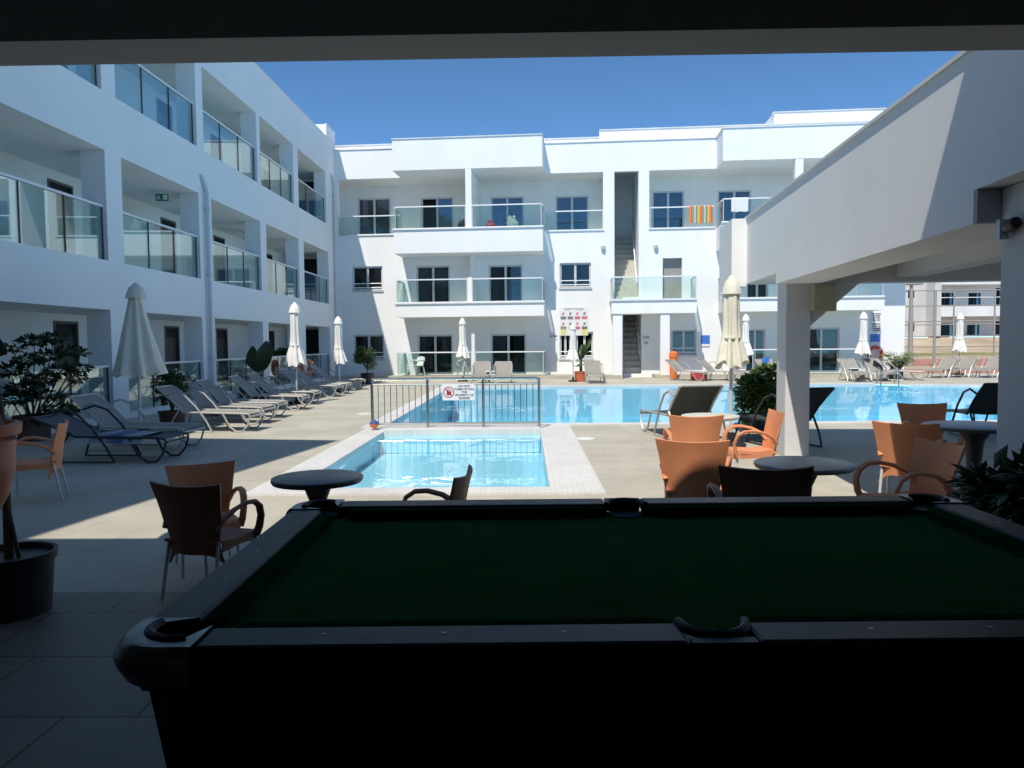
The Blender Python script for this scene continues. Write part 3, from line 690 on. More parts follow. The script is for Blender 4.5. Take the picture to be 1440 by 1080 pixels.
mb = MB().box(s0[0]-30,32,-1.6,-.01,s0[1]-1.8,s1[1]-1.8).box(s0[0]-30,32,-1.6,-.01,s2[1]-1.8,s2[1]-.8); mb.build('balcony', 'white2', apt)
MB().box(apx(1302,440)[0]-30,apx(1311,440)[0]-30.01,-1.6,-.012,.0,9.2).build('pier', 'band', apt)
MB().box(apx(1302,440)[0]-30.02,32,-1.58,-1.52,s1[1]-1.0,s1[1]-.94).build('handrail', 'alu_white', apt)

fence = thing('court_fence', 'tall galvanised post and rail fence around the red sports court', 'fence', (22,44,0))
def fpx(px): return (px-739)/1080*44-22
FZ = (4.28,3.42,2.36,1.12)
for px in (1307,1333,1389,1440,1500): MB().tube([(fpx(px),0,0),(fpx(px),0,4.3)],.05 if px != 1307 else .085,8).build('post', 'galv', fence, True)
MB().tube([(fpx(1265),1.2,0),(fpx(1265),1.2,2.36)],.06,8).build('post', 'galv', fence, True)
for zz in FZ:
    MB().tube([(fpx(1275),0,zz),(fpx(1600),0,zz)],.035,6).build('rail', 'galv', fence, True)
    MB().tube([(fpx(1275),0,zz),(fpx(1225),3.5,zz)],.035,6).build('rail', 'galv', fence, True)
for zz in (2.9,1.75): MB().tube([(fpx(1300),16,zz),(fpx(1700),16,zz)],.05,6).build('rail', 'galv', fence, True)
lp = thing('floodlight_pole', 'court floodlight on a tall grey pole behind the fern', 'floodlight', depth(1275,44))
MB().tube([(0,0,0),(0,0,4.6)],[.16,.09],10).build('pole', 'galv', lp, True)
h = MB().box(-.55,.6,-.2,.25,4.62,4.80); o = h.build('lamp_head', 'galv', lp, bevel=.02); MB().box(-.1,.42,-.17,.2,4.59,4.619).build('lamp_glass', 'alu_white', o)

# ================================================================== bar roof over the viewer
bar = thing('bar_pavilion', 'dark open-fronted poolside bar whose ceiling and front beam frame the view', 'building', (0,0,0))
MB().box(-7,8,3.05,3.31,2.75,4.6).build('front_beam', 'grey_wall', bar)
MB().box(1.3,22,-5,3.309,4.602,6.1).build('upper_storey', 'grey_wall', bar)
MB().box(-7,8,-5,3.049,3.25,4.59).build('ceiling', 'barwall', bar)
MB().box(-7,8,-5.2,-5.001,0,4.6).box(-7.2,-7.001,-5,3.05,0,3.249).box(6.5,6.7,-5,3.05,0,3.249).build('wall', 'barwall', bar)

# ================================================================== canopy on the right
can = thing('poolside_canopy', 'white flat roofed canopy with deep sloping-looking fascia on square columns', 'canopy', (0,0,0), -ANG)
XC = 2.42
mb = MB()
mb.prism([(XC,3.45,2.47),(XC,5.06,2.47),(XC,5.06,2.26),(XC,9.95,2.26),(XC,9.95,2.39),(XC,11.9,2.39),(XC,11.9,3.344),(XC,3.45,3.344)], (.53,0,0)); mb.build('fascia', 'white', can)
MB().box(XC-.02,XC+.55,3.45,11.91,3.344,3.372).build('fascia_cap', 'white2', can)
MB().box(XC-.22,XC-.001,11.68,12.7,2.35,3.344).build('end_block', 'white', can)
MB().box(XC+.532,14,3.45,11.95,2.62,2.95).build('roof', 'grey_wall', can)
MB().box(XC+.533,14,11.6,11.9,2.44,2.618).build('far_beam', 'grey_wall', can)
MB().box(XC+.533,14,10.42,10.75,2.30,2.617).build('cross_beam', 'grey_wall', can)
MB().box(XC+.003,14,5.02,5.36,2.262,2.467).build('cross_beam', 'barwall', can)
MB().box(4.05,4.35,5.38,10.41,2.35,2.616).build('inner_beam', 'grey_wall', can)
MB().bbox(2.645,2.955,10.33,10.79,0,2.385,.006).build('column', 'grey_wall', can)
MB().prism([(2.957,10.4,1.72),(3.6,10.4,2.298),(2.957,10.4,2.298)], (0,.32,0)).build('haunch', 'grey_wall', can)
MB().bbox(2.565,2.98,4.6,5.015,0,2.466,.006).build('column', 'grey_wall', can)

spk = thing('wall_speaker', 'cream box loudspeaker mounted high on the canopy column', 'speaker', RF(3.08,10.32,2.1), -ANG)
MB().bbox(-.15,.15,-.17,0,-.18,.18,.02).build('cabinet', 'cream_plastic', spk); MB().box(-.12,.12,-.178,-.171,-.14,.14).build('grille', 'cream_plastic', spk)
MB().box(-.04,.04,-.0,.06,-.04,.04).build('bracket', 'darkmetal', spk)
cc = thing('security_camera', 'dark security camera under the canopy beam above the near column', 'camera', RF(2.545,4.9,2.21), -ANG, None, .75)
MB().box(-.07,.0,-.01,.05,-.09,.07).build('bracket', 'alu', cc)
b = MB(); b.X = Matrix.Translation((-.03,-.06,0)) @ Matrix.Rotation(R(80),4,'X'); b.lathe([(.04,-.03),(.048,.0),(.048,.10),(.044,.115)],20); b.build('body', 'darkmetal', cc, True)
b = MB(); b.X = Matrix.Translation((-.03,-.06,0)) @ Matrix.Rotation(R(80),4,'X'); b.lathe([(.040,.112),(.040,.118),(.02,.125)],20); b.build('lens', 'rubber', cc, True)

# ================================================================== pool fence with its sign
pf = thing('pool_fence', 'stainless steel railing fence between the two pools', 'fence', (-1.27,13.72,.045))
FX0, FX1 = -1.50, 1.50
posts = [FX0, -.5, .5, FX1]
for x in posts: MB().tube([(x,0,0),(x,0,.87)],.026,10).build('post', 'steel', pf, True)
MB().tube([(FX0,0,.87),(FX1-.06,0,.87),(FX1-.02,0,.855),(FX1,0,.82)],.027,10).build('top_rail', 'steel', pf, True)
MB().tube([(FX0,0,.775),(FX1,0,.775)],.018,8).build('mid_rail', 'steel', pf, True)
MB().tube([(FX0,0,.07),(FX1,0,.07)],.018,8).build('bottom_rail', 'steel', pf, True)
for a, b in zip(posts, posts[1:]):
    for i in range(1,9):
        x = a+(b-a)*i/9; MB().tube([(x,0,.07),(x,0,.775)],.0085,6).build('baluster', 'steel', pf, True)
sg = thing('warning_sign', 'white rectangular sign with a red crossed-out hand hung on the pool fence', 'sign', (-1.21,13.68,.675))
MB().box(-.29,.29,-.006,.004,-.145,.145).build('plate', 'sign', sg, bevel=.003)
o = MB(); o.X = Matrix.Translation((-.175,-.0065,0)) @ Matrix.Rotation(PI/2,4,'X')
n = 40
for k in range(n):
    a0, a1 = 2*PI*k/n, 2*PI*(k+1)/n
    o.add([(.082*math.cos(a0),.082*math.sin(a0),.001),(.098*math.cos(a0),.098*math.sin(a0),.001),(.098*math.cos(a1),.098*math.sin(a1),.001),(.082*math.cos(a1),.082*math.sin(a1),.001)],[(0,1,2,3)])
o.add([(-.068,.056,.0013),(-.056,.068,.0013),(.068,-.056,.0013),(.056,-.068,.0013)],[(0,3,2,1)]); o.build('prohibition_ring', 'red_ink', sg)
hd = MB(); X0 = -.175
def flatpoly(mb, pts): mb.prism([(X0+x,-.0068,z) for x,z in pts], (0,-.001,0))
flatpoly(hd, [(-.035,-.055),(.03,-.055),(.04,-.02),(.032,.005),(-.036,.005),(-.042,-.02)])
for x, hgt, t_ in ((-.030,.040,-.010),(-.012,.058,-.003),(.006,.060,.003),(.024,.046,.010)): flatpoly(hd, [(x-.0065,.0055),(x+.0065,.0055),(x+.0065+t_,hgt),(x-.0065+t_,hgt)])
flatpoly(hd, [(.041,-.025),(.062,.018),(.054,.026),(.036,.0)]); hd.build('hand', 'red_ink', sg)
for i, tx in enumerate(('DO NOT','CLIMB OR PULL','THE','PROPERTY OF','BARRIER')): letters(tx, .052, 'lettering', 'ink', sg, (.105,-.0065,.108-.054*i), RX, bold=.0012)
ball = thing('beach_ball', 'small orange and blue ball on the coping at the fence end', 'ball', (-2.72,13.6,.045))
b = MB(); b.lathe([(.013,.001),(.046,.013),(.078,.046),(.085,.078)],20); b.build('lower_half', 'orange_plastic', ball, True)
b = MB(); b.lathe([(.085,.078),(.078,.11),(.046,.143),(.013,.156)],20); b.build('upper_half', 'towel_blue', ball, True)
for px, py, lb in ((823,617,'round white skimmer lid in the paving right of the small pool'),(513,582,'round white skimmer lid in the paving left of the deep pool')):
    o = MB().lathe([(.16,0),(.16,.008),(.14,.012)],24).build('skimmer_lid', 'plastic_white', None, True, gnd(px,py)); tag(o, lb, 'skimmer lid')
ld = thing('pool_ladder', 'chrome pool ladder rails at the far pool edge', 'ladder', (12.35,27.0,0))
for x in (0,.62): MB().tube([(x,.25,0),(x,.25,.42),(x,.2,.55),(x,.08,.58),(x,-.03,.50),(x,-.06,.35),(x,-.06,-.9)],.022,8).build('rail', 'steel', ld, True)
for z in (-.2,-.5,-.8): MB().box(0,.62,-.09,-.03,z,z+.03).build('tread', 'steel', ld)

# ================================================================== furniture prototypes
def lerp(a, b, t): return a+(b-a)*t
def make_chair(mname, label):
    t = thing('armchair', label, 'chair')
    P = []; nu, nv = 14, 12
    for i in range(nu+1):
        s_ = i/nu*2-1; row = []
        for j in range(nv+1):
            q = j/nv; z = .235+q*.575
            hw = .222-.035*math.sin(min(1,q/.55)*PI)**1 if q < .55 else .222+.045*((q-.55)/.45)**1.3
            if j < 2: z += (.12,.05)[j]*(1-abs(s_)**2.5)
            if j == nv: z += .018*abs(s_)**2.0-.006
            curve = .075*(s_*s_)                       # wraps forward at the sides
            y = -.20-.07*q*q*.9-.02*q + curve*(1-.35*q)
            row.append((hw*s_, y, z))
        P.append(row)
    MB().grid(P, -.016).build('backrest', mname, t, True, sharp=50)
    P = []
    for i in range(11):
        s_ = i/10*2-1; row = [(.205*s_, -.205, .425-.012*(1-s_*s_)), (.215*s_, -.05, .405-.012*(1-s_*s_)), (.225*s_, .12, .412-.012*(1-s_*s_)), (.225*s_, .21, .415), (.222*s_, .235, .395), (.215*s_, .238, .34)]
        P.append(row)
    MB().grid(P, .016).build('seat', mname, t, True, sharp=60)
    for s_ in (-1,1):
        pts = [(s_*.19,-.19,.50),(s_*.215,-.14,.565),(s_*.238,-.05,.612),(s_*.25,.06,.635),(s_*.255,.15,.628),(s_*.252,.215,.585),(s_*.245,.245,.51),(s_*.235,.235,.43),(s_*.222,.205,.37)]
        MB().tube(pts,[.034,.03,.026,.026,.027,.027,.026,.028,.03],8,True,.62).build('armrest', mname, t, True)
        sk = [[(s_*.212,-.15,.42),(s_*.222,.0,.40),(s_*.222,.18,.405)],[(s_*.212,-.15,.34),(s_*.218,.0,.355),(s_*.215,.18,.345)]]
        MB().grid(sk, .012*s_).build('side_skirt', mname, t, True)
        MB().tube([(s_*.195,.20,.40),(s_*.205,.225,.012)],.0125,8).build('leg', 'alu', t, True)
        MB().tube([(s_*.19,-.17,.42),(s_*.205,-.245,.012)],.0125,8).build('leg', 'alu', t, True)
    return t
def make_table(label, top='tabletop', rad=.31, h=.72, ped='tabledark'):
    t = thing('bistro_table', label, 'table')
    MB().lathe([(rad*.80,h-.045),(rad*.97,h-.035),(rad,h-.018),(rad*.99,h-.004),(rad*.95,h)],48).build('tabletop', top, t, True, sharp=30)
    MB().lathe([(rad*.62,h-.0455),(rad*.30,h-.07),(rad*.18,h-.16),(rad*.14,h*.5),(rad*.15,.2),(rad*.24,.09),(rad*.7,.03),(rad*.74,0)],32).build('pedestal', ped, t, True)
    return t
def make_lounger(label, sling='sling', frame='tubeframe', low=False):
    t = thing('sun_lounger', label, 'sun lounger')    # foot towards +Y, head towards -Y
    w2 = .30
    ln = [(.97,.33),(.6,.345),(.2,.35),(-.22,.355)]
    bk_ = [(-.24,.36),(-.42,.55),(-.62,.72),(-.74,.81)]
    if low: bk_ = [(-.24,.36),(-.46,.455),(-.68,.55),(-.82,.605)]
    for nm, pr in (('seat_sling',ln),('back_sling',bk_)):
        P = [[(x, y, z-.02*(1-(x/w2)**2)) for y, z in pr] for x in [w2*(-1+2*i/6) for i in range(7)]]
        MB().grid(P, .006).build(nm, sling, t, True)
    for s_ in (-1,1):
        x = s_*(w2+.015)
        MB().tube([(x,-.24,.355),(x,.2,.35),(x,.90,.335),(x,.985,.32),(x,1.0,.28)],.017,8).build('side_rail', frame, t, True)
        MB().tube([(x,-.22,.345)]+[(x,y,z) for y, z in bk_[1:]],.017,8).build('back_rail', frame, t, True)
        MB().tube([(x,1.0,.28),(x,.95,.12),(x,.86,.02),(x,.74,.015),(x,.62,.1),(x,.5,.33)],.015,8).build('leg', frame, t, True)
        MB().tube([(x*1.03,-.52,.66),(x*1.08,-.36,.72),(x*1.1,-.18,.66),(x*1.08,.02,.46),(x*1.05,.2,.2),(x*1.05,.3,.015)],.016,8).build('armrest', frame, t, True)
        MB().tube([(x,-.30,.42),(x,-.44,.2),(x,-.5,.015)],.015,8).build('leg', frame, t, True)
        MB().tube([(x,-.5,.015),(x*1.05,.3,.015)],.012,6).build('foot_bar', frame, t, True)
    MB().tube([(-w2,*bk_[-1]),(w2,*bk_[-1])],.016,8).build('head_bar', frame, t, True)
    MB().tube([(-w2,1.0,.28),(w2,1.0,.28)],.015,8).build('foot_rail', frame, t, True)
    return t
def make_parasol(label, h=2.6, flare=.34, mid_=.13, bottom=1.04, cv='canvas', slim=True, seed=1):
    t = thing('folded_parasol', label, 'parasol')
    MB().tube([(0,0,.08),(0,0,h-.04)],.024,10).build('pole', 'alu', t, True)
    MB().lathe([(.22,0),(.22,.05),(.18,.075),(.05,.09),(.045,.22)],24).build('base', 'pot_black', t, True)
    rn = random.Random(seed); ph = rn.random()*6
    prof = []
    nz = 22
    for j in range(nz+1):
        q = j/nz; z = lerp(bottom,h-.17,q)
        if slim: r_ = (flare-mid_)*(1-q/.34)**.85+mid_ if q < .34 else mid_*(1.0+.06*math.sin(q*9))*(1-.25*(q-.34))
        else: r_ = lerp(flare,mid_*.62,q**.9)
        prof.append((r_,z))
    prof = [(prof[0][0]*.9,bottom+.05)]+prof
    prof.append((.03,h-.15))
    def wob(a, z):
        k = max(0,min(1,(h-.2-z)/(h-bottom))); return 1+(.06+.20*k)*math.sin(8*a+ph+z*1.5)+.07*math.sin(3*a+2*ph+z*3)
    c_ = MB().lathe(prof,64,(0,0,0),wob)
    for i in range(64*5):                             # uneven hem
        x, y, z = c_.v[i]; a = math.atan2(y,x); f_ = max(0,1-(i//64)/4.5); c_.v[i] = (x, y, z+f_*(.05*math.sin(3*a+ph)+.045*math.sin(7*a+2*ph)))
    c_.build('canopy', cv, t, True, sharp=80)
    MB().lathe([(mid_*1.15,h-.24),(mid_*1.02,h-.16),(mid_*.72,h-.05),(.045,h-.0),(.03,h+.03)],24,(0,0,0),lambda a, z: 1+.05*math.sin(8*a)).build('vent_cap', cv, t, True, sharp=80)
    if slim: MB().lathe([(mid_*1.12,lerp(bottom,h-.17,.36)-.015),(mid_*1.14,lerp(bottom,h-.17,.36)),(mid_*1.12,lerp(bottom,h-.17,.36)+.015)],24).build('tie_strap', cv, t, True)
    return t
def leaf(mb, p, d, n, l, wd, bend=.25):
    d = d.normalized(); s_ = d.cross(n)
    if s_.length < 1e-4: s_ = d.orthogonal()
    s_.normalize(); n = s_.cross(d)
    a, b, c = p, p+d*l*.5+n*l*bend*.3, p+d*l-n*l*bend*.2
    mb.add([a, b+s_*wd*.5-n*wd*.15, c, b-s_*wd*.5-n*wd*.15, b], [(0,1,4),(1,2,4),(4,2,3),(0,4,3)])
def rnd(rg): 
    while True:
        v = Vector((rg.uniform(-1,1),rg.uniform(-1,1),rg.uniform(-1,1)))
        if .05 < v.length < 1: return v
def leaf_cloud(mb, clumps, n, l, wd, rg, flat=.5):
    tot = sum(c[1]*c[1] for c in clumps)
    for c, r_, fz in clumps:
        for _ in range(int(n*r_*r_/tot)):
            v = rnd(rg); v = v.normalized()*(v.length**.5); p = Vector(c)+Vector((v.x*r_,v.y*r_,v.z*r_*fz))
            d = (v+rnd(rg)*.8); d.z = d.z*flat; nn = Vector((rg.uniform(-.5,.5),rg.uniform(-.5,.5),1))
            leaf(mb, p, d, nn, l*rg.uniform(.6,1.2), wd*rg.uniform(.7,1.1))
def pot(t, r_, h, m_, rim=True):
    p = MB().lathe([(r_*.86,0),(r_*.88,.005),(r_*.98,h*.86),(r_*1.05,h*.87),(r_*1.06,h),(r_*.97,h),(r_*.93,h*.9)],28).build('pot', m_, t, True, sharp=30)
    MB().lathe([(.01,h*.87),(r_*.94,h*.88),(.01,h*.9)],20).build('soil', 'soil', p, True)

# ================================================================== chairs and tables
def vec(x, y, z=0): return Vector((x,y,z))
ch = make_chair('orange','shade-darkened orange plastic armchair with its back to the viewer, beside the pool table corner')
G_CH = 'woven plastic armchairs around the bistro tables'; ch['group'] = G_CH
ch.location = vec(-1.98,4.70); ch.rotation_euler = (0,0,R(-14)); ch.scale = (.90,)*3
DARK = {k: 'rust' for k in ('backrest','seat','armrest','side_skirt')}  # chairs standing in shade get the darker weave, so their colour holds the shade
for x, y, a, lb, s_, sw in (
  (-2.22,5.22,-150,'orange plastic armchair behind another one, facing the dark round table',.87,None),
  (-.62,4.72,84,'shade-darkened orange plastic armchair in profile in front of the small pool',.93,DARK),
  (-4.95,7.62,114,'orange plastic armchair in profile beside the tall urn and black pot',.97,None),
  (1.30,5.95,-16,'orange armchair with sun on the top half of its back, nearest the pool',1.0,None),
  (1.70,7.86,-4,'sunlit orange armchair pushed up to the cream table',1.0,None),
  (2.36,8.02,88,'sunlit orange armchair in profile against the canopy column',1.0,None),
  (1.42,4.72,-6,'shade-darkened orange armchair back pushed in front of the grey round table',1.0,DARK),
  (2.72,5.50,98,'speckled orange armchair in shade on the far side of the grey round table',1.0,None),
  (3.48,7.02,-34,'orange armchair turned to the large dark table under the canopy',1.0,None),
  (4.50,8.62,172,'red-brown armchair back beyond the large dark table',1.0,None)):
    dup(ch, vec(x,y), R(a), lb, G_CH, s_, sw)
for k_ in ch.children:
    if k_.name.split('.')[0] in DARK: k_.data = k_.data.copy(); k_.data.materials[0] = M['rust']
G_T = 'round bistro tables on the paving'
tb = make_table('dark round bistro table on its own beside the small pool','tabledark',.285,.72); tb.location = vec(-1.32,4.78); tb['group'] = G_T
tb2 = make_table('grey round bistro table in shade ringed by armchairs','tabletop',.325,.72); tb2.location = vec(1.88,5.22); tb2['group'] = G_T
tb3 = make_table('large dark grey round table under the canopy','tabledark',.46,.72,'pot_black'); tb3.location = vec(4.32,7.45); tb3['group'] = G_T
tb4 = make_table('cream round bistro table in the sun beside the cream parasol','tablewhite',.32,.72); tb4.location = vec(2.06,8.62); tb4['group'] = G_T
tb5 = make_table('low white-topped table with dark pedestal between the loungers','tablewhite',.34,.52); tb5.location = depth(300,16.9); tb5['group'] = G_T

# ================================================================== loungers
G_L = 'sun loungers along the left wing'
lg = make_lounger('dark grey sun lounger with a low back, nearest in the row along the left wing','sling_grey','darkmetal',True); lg['group'] = G_L
lg.location = vec(-5.75,10.35); lg.rotation_euler = (0,0,R(-92))
row = [(-5.72,11.5,'sling','taupe sun lounger in shade beside the big folded parasol, feet in the sun'),
       (-5.60,13.9,'sling','taupe sun lounger with sunlit seat in front of the low white table'),
       (-5.85,15.2,'sling','taupe sun lounger with sunlit seat just beyond the low white table'),
       (-5.92,16.3,'sling','taupe sun lounger, fifth along the left wing counting from the viewer'),
       (-6.0,18.3,'sling','taupe sun lounger in front of the plant with two giant leaves'),
       (-6.1,19.9,'sling','taupe sun lounger beside the white folded parasol of the left row'),
       (-6.2,22.8,'sling','taupe sun lounger in front of the orange life ring'),
       (-6.25,23.9,'sling','taupe sun lounger just beyond the orange life ring'),
       (-6.35,26.4,'sling','taupe sun lounger farthest along the left wing')]
lg2 = make_lounger('', 'sling'); lg3 = lg2
for k_, (x, y, sl, lb) in enumerate(row):
    p_, a_ = vec(x-.30+random.uniform(-.05,.05),y+random.uniform(-.08,.08)), R(-92+random.uniform(-4,4))
    if k_ == 0: lg2.location, lg2.rotation_euler = p_, (0,0,a_); tag(lg2, lb, None, G_L)
    else: dup(lg2, p_, a_, lb, G_L)
P = [[(x, y, .372+.012*math.sin(y*9)+.006*math.sin(x*25)-(.10 if abs(x) > .3 else 0)) for y in [-.05+.09*i for i in range(9)]] for x in (-.36,-.335,-.28,-.14,0,.14,.28,.335,.36)]
o = MB().grid(P, .006).build('lounger_towel', striped('blue towel stripes', [(.30,.34,.40),(.09,.15,.28),(.30,.34,.40)], .62, 1), None, True, lg.location, R(-92)); tag(o, 'blue and white towel spread on the nearest dark lounger', 'towel')
G_F = 'sun loungers on the far side of the pool'
for x, y, a, lb in ((-1.72,29.3,180,'pale sun lounger facing the pool, left of two below the middle balconies'),
                    (-.88,29.3,180,'pale sun lounger facing the pool, right of two below the middle balconies'),
                    (2.62,29.6,182,'pale sun lounger facing the pool next to the banana plant'),
                    (6.3,30.5,-132,'pale sun lounger in profile in front of the orange bin'),
                    (7.55,30.5,-132,'pale sun lounger in profile below the blue sign by the window'),
                    (8.5,30.4,-132,'pale sun lounger half hidden behind the near cream parasol'),
                    (9.35,29.8,178,'pale sun lounger facing the pool with blue towel beside the canopy column'),
                    (12.35,29.2,180,'pale sun lounger facing the pool in front of the sliding door'),
                    (13.35,29.4,178,'pale sun lounger facing the pool under the white parasol by the notice'),
                    (14.1,29.6,-118,'low sun lounger in profile in front of the fern'),
                    (16.9,31.4,128,'pale sun lounger in profile, leftmost by the court fence'),
                    (17.8,31.6,128,'pale sun lounger in profile under the white parasol by the court'),
                    (18.7,31.2,128,'pale sun lounger in profile, third by the court fence'),
                    (20.0,30.2,120,'pale sun lounger half hidden by the near canopy column')):
    dup(lg2, vec(x,y), R(a), lb, G_F)
G_N = 'dark sun loungers at the near pool edge'
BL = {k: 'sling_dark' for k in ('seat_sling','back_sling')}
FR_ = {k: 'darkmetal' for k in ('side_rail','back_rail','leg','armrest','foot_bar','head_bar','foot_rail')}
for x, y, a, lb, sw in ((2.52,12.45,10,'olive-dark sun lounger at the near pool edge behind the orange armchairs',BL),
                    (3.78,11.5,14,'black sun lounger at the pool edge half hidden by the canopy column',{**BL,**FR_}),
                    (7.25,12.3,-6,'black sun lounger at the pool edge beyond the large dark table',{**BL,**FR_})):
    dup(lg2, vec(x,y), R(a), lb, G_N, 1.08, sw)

# ================================================================== parasols
G_P = 'folded parasols round the pool'
ps = make_parasol('large loosely folded cream parasol among the loungers in shade', 2.62, .37, .15, 1.05, 'canvas', False, 3); ps.location = depth(190,13.3); ps['group'] = G_P
pw = make_parasol('slim white folded parasol in the middle of the left lounger row', 2.62, .25, .135, 1.02, 'canvas_white', True, 5); pw.location = depth(415,20.0); pw['group'] = G_P
for px, Y, sc_, a, lb in ((476,25.0,.93,.5,'slim white folded parasol at the inner corner of the two buildings'),
                     (651,31.0,.97,1.1,'slim white folded parasol in front of the middle ground-floor balcony'),
                     (806,30.2,.86,2.0,'white folded parasol beside the banana plant'),
                     (1047,30.4,.98,2.4,'white folded parasol just beyond the near cream one'),
                     (1210,30.0,.99,1.7,'white folded parasol beside the blue sign and printed notice'),
                     (1343,33.2,1.0,.2,'white folded parasol in front of the court fence')):
    dup(pw, depth(px,Y), a, lb, G_P, sc_)
pc = make_parasol('cream folded parasol on a steel pole in front of the canopy end', 2.46, .20, .125, 1.2, 'canvas', True, 9); pc.location = depth(1027,11.2); pc['group'] = G_P

# ================================================================== white plastic chairs, bins, rings
def plastic_chair(label, loc, a):
    t = thing('plastic_chair', label, 'chair', loc, R(a), 'white plastic chairs on the ground-floor terrace')
    MB().bbox(-.24,.24,-.22,.24,.40,.44,.02).build('seat', 'plastic_white', t)
    P = [[(x, -.22-.10*q+.05*(x/.24)**2, .42+.42*q-.05*q*(x/.24)**2) for q in (0,.25,.5,.75,1)] for x in [-.24+.06*i for i in range(9)]]
    MB().grid(P, -.02).build('backrest', 'plastic_white', t, True)
    for s_ in (-1,1):
        MB().tube([(s_*.25,-.27,.66),(s_*.28,0,.67),(s_*.28,.2,.64),(s_*.26,.26,.5),(s_*.25,.25,.0)],.03,8).build('armrest', 'plastic_white', t, True)
        MB().tube([(s_*.22,-.2,.4),(s_*.25,-.28,0)],.028,8).build('leg', 'plastic_white', t, True)
plastic_chair('white plastic armchair behind the balcony glass, left of the middle parasol', on_block(far(585,520,CF-.9)[0],.15,-.8), 140)
plastic_chair('white plastic armchair beside the white post, behind the pool fence', on_block(far(655,520,CF-.9)[0],.15,-.9), 60)
bn = thing('litter_bin', 'orange litter bin with domed lid in front of the ground-floor window', 'bin', RF(far(947,510,32.2)[0],32.2,0), -ANG, None, 1.25)
MB().lathe([(.11,0),(.12,.01),(.13,.68),(.125,.7)],24).build('body', 'orange_plastic', bn, True); MB().lathe([(.145,.7),(.145,.80),(.13,.87),(.07,.91),(.02,.92)],24).build('lid', 'orange_plastic', bn, True)
def ring(name, label, loc, rx, rz, m_, r_=.30, tr=.075):
    t = thing(name, label, 'life ring', loc)
    t.rotation_euler = (rx,0,rz)
    b = MB(); n = 36; b.tube([(r_*math.cos(2*PI*i/n),r_*math.sin(2*PI*i/n),0) for i in range(n+1)],tr,12,False); b.build('ring', m_, t, True)
    for k in range(2):
        a = PI/4+k*PI; b = MB(); b.tube([(r_*math.cos(a+e),r_*math.sin(a+e),0) for e in (-.12,0,.12)],tr+.006,12,True); b.build('strap', 'plastic_white', t, True)
    return t
ring('life_ring', 'orange life ring hung by the gallery end behind the loungers', (XL+.5,28.0,.72), PI/2, R(55), 'orange_plastic', .23, .075)
ring('life_ring', 'red life ring hung on the end wall behind the far loungers', on_block(far(1231,500,CF-.2)[0],.95,-.18), PI/2, -ANG, 'red_plastic', .27, .075)
bx = MB().bbox(-.3,.3,-.2,.2,0,.3,.02).build('planter_box', 'red_plastic', None, False, depth(982,31.0)); tag(bx, 'low dull red planter box behind the profile loungers', 'planter')
for px, lb in ((690,'small white side table between the two pool-facing loungers'),(1196,'small white side table between the loungers by the sliding door')):
    t = thing('side_table', lb, 'table', depth(px,29.6), 0, 'white side tables'); MB().bbox(-.2,.2,-.2,.2,.44,.47,.01).build('tabletop', 'plastic_white', t)
    for a in (-1,1):
        for b in (-1,1): MB().tube([(a*.15,b*.15,.44),(a*.19,b*.19,0)],.018,6).build('leg', 'plastic_white', t)
tw = MB().grid([[(x,.02*math.sin(x*30),z-.02*math.cos(x*12)) for z in (0,.25,.55)] for x in [.04*i for i in range(8)]], .01).build('pool_towel', 'blue', None, True, depth(1070,30.0,.35)); tag(tw, 'bright blue towel hanging beside the lounger by the canopy column', 'towel')

ex = thing('exit_sign', 'small green and white exit sign hanging in the first-floor gallery', 'exit sign', depth(232,19.8,5.36))
MB().box(-.16,.16,-.02,.02,-.09,.09).build('panel', 'green_sign', ex); MB().box(.03,.14,-.024,-.0205,-.06,.06).build('arrow_panel', 'sign', ex)
b = MB(); b.tube([(-.08,-.022,.045),(-.08,-.024,.05)],.02,8); b.prism([(-.11,-.022,.02),(-.05,-.022,.025),(-.06,-.022,-.02),(-.03,-.022,-.065),(-.05,-.022,-.07),(-.085,-.022,-.02),(-.12,-.022,-.065),(-.135,-.022,-.05)], (0,-.002,0)); b.build('running_figure', 'sign', ex)
MB().tube([(-.1,0,.09),(-.1,0,.165)],.008,6).tube([(.1,0,.09),(.1,0,.165)],.008,6).build('hanger', 'alu', ex)

# ================================================================== plants
rg = random.Random(11)
def bushy(name, label, loc, potr, poth, potm, clumps, n, l, wd, lm, stems, flat=.5, sr=.02, cat='potted plant'):
    t = thing(name, label, cat, loc)
    pot(t, potr, poth, potm)
    b = MB()
    for s_ in stems: b.tube(s_, [sr*(1-.5*i/(len(s_)-1)) for i in range(len(s_))], 7)
    b.build('trunk', 'bark', t, True)
    f = MB(); leaf_cloud(f, clumps, n, l, wd, rg, flat); f.build('foliage', lm, t)
    return t
# spreading shrub with layered leaf pads at the left
base = depth(35,12.6)
cl = []; stems = []
def lp_(px, py, Y=12.6, dy=0): d = depth(px,Y+dy); return Vector((d.x-base.x, dy, EYE+(487-py)/1080*(Y+dy)))
for px, py, r_, dy in ((42,478,.25,.1),(70,474,.22,-.1),(92,492,.22,.2),(58,500,.24,-.3),(30,505,.25,.3),(105,518,.20,0),(78,520,.26,.3),(5,520,.26,0),(50,532,.28,-.2),(102,532,.16,.3),(25,545,.30,.1),(5,560,.28,-.3),(60,555,.22,.2),(75,575,.22,-.1),(40,590,.28,0),(85,578,.16,.2),(108,496,.10,-.1),(12,488,.14,.1)):
    c = lp_(px,py,12.6,dy); cl.append((c,r_*.86,.28)); o0 = Vector((.05*rg.uniform(-1,1),.05*rg.uniform(-1,1),.35))
    stems.append([o0, o0.lerp(c,.5)+Vector((0,0,-.12)), c+Vector((0,0,-.03))])
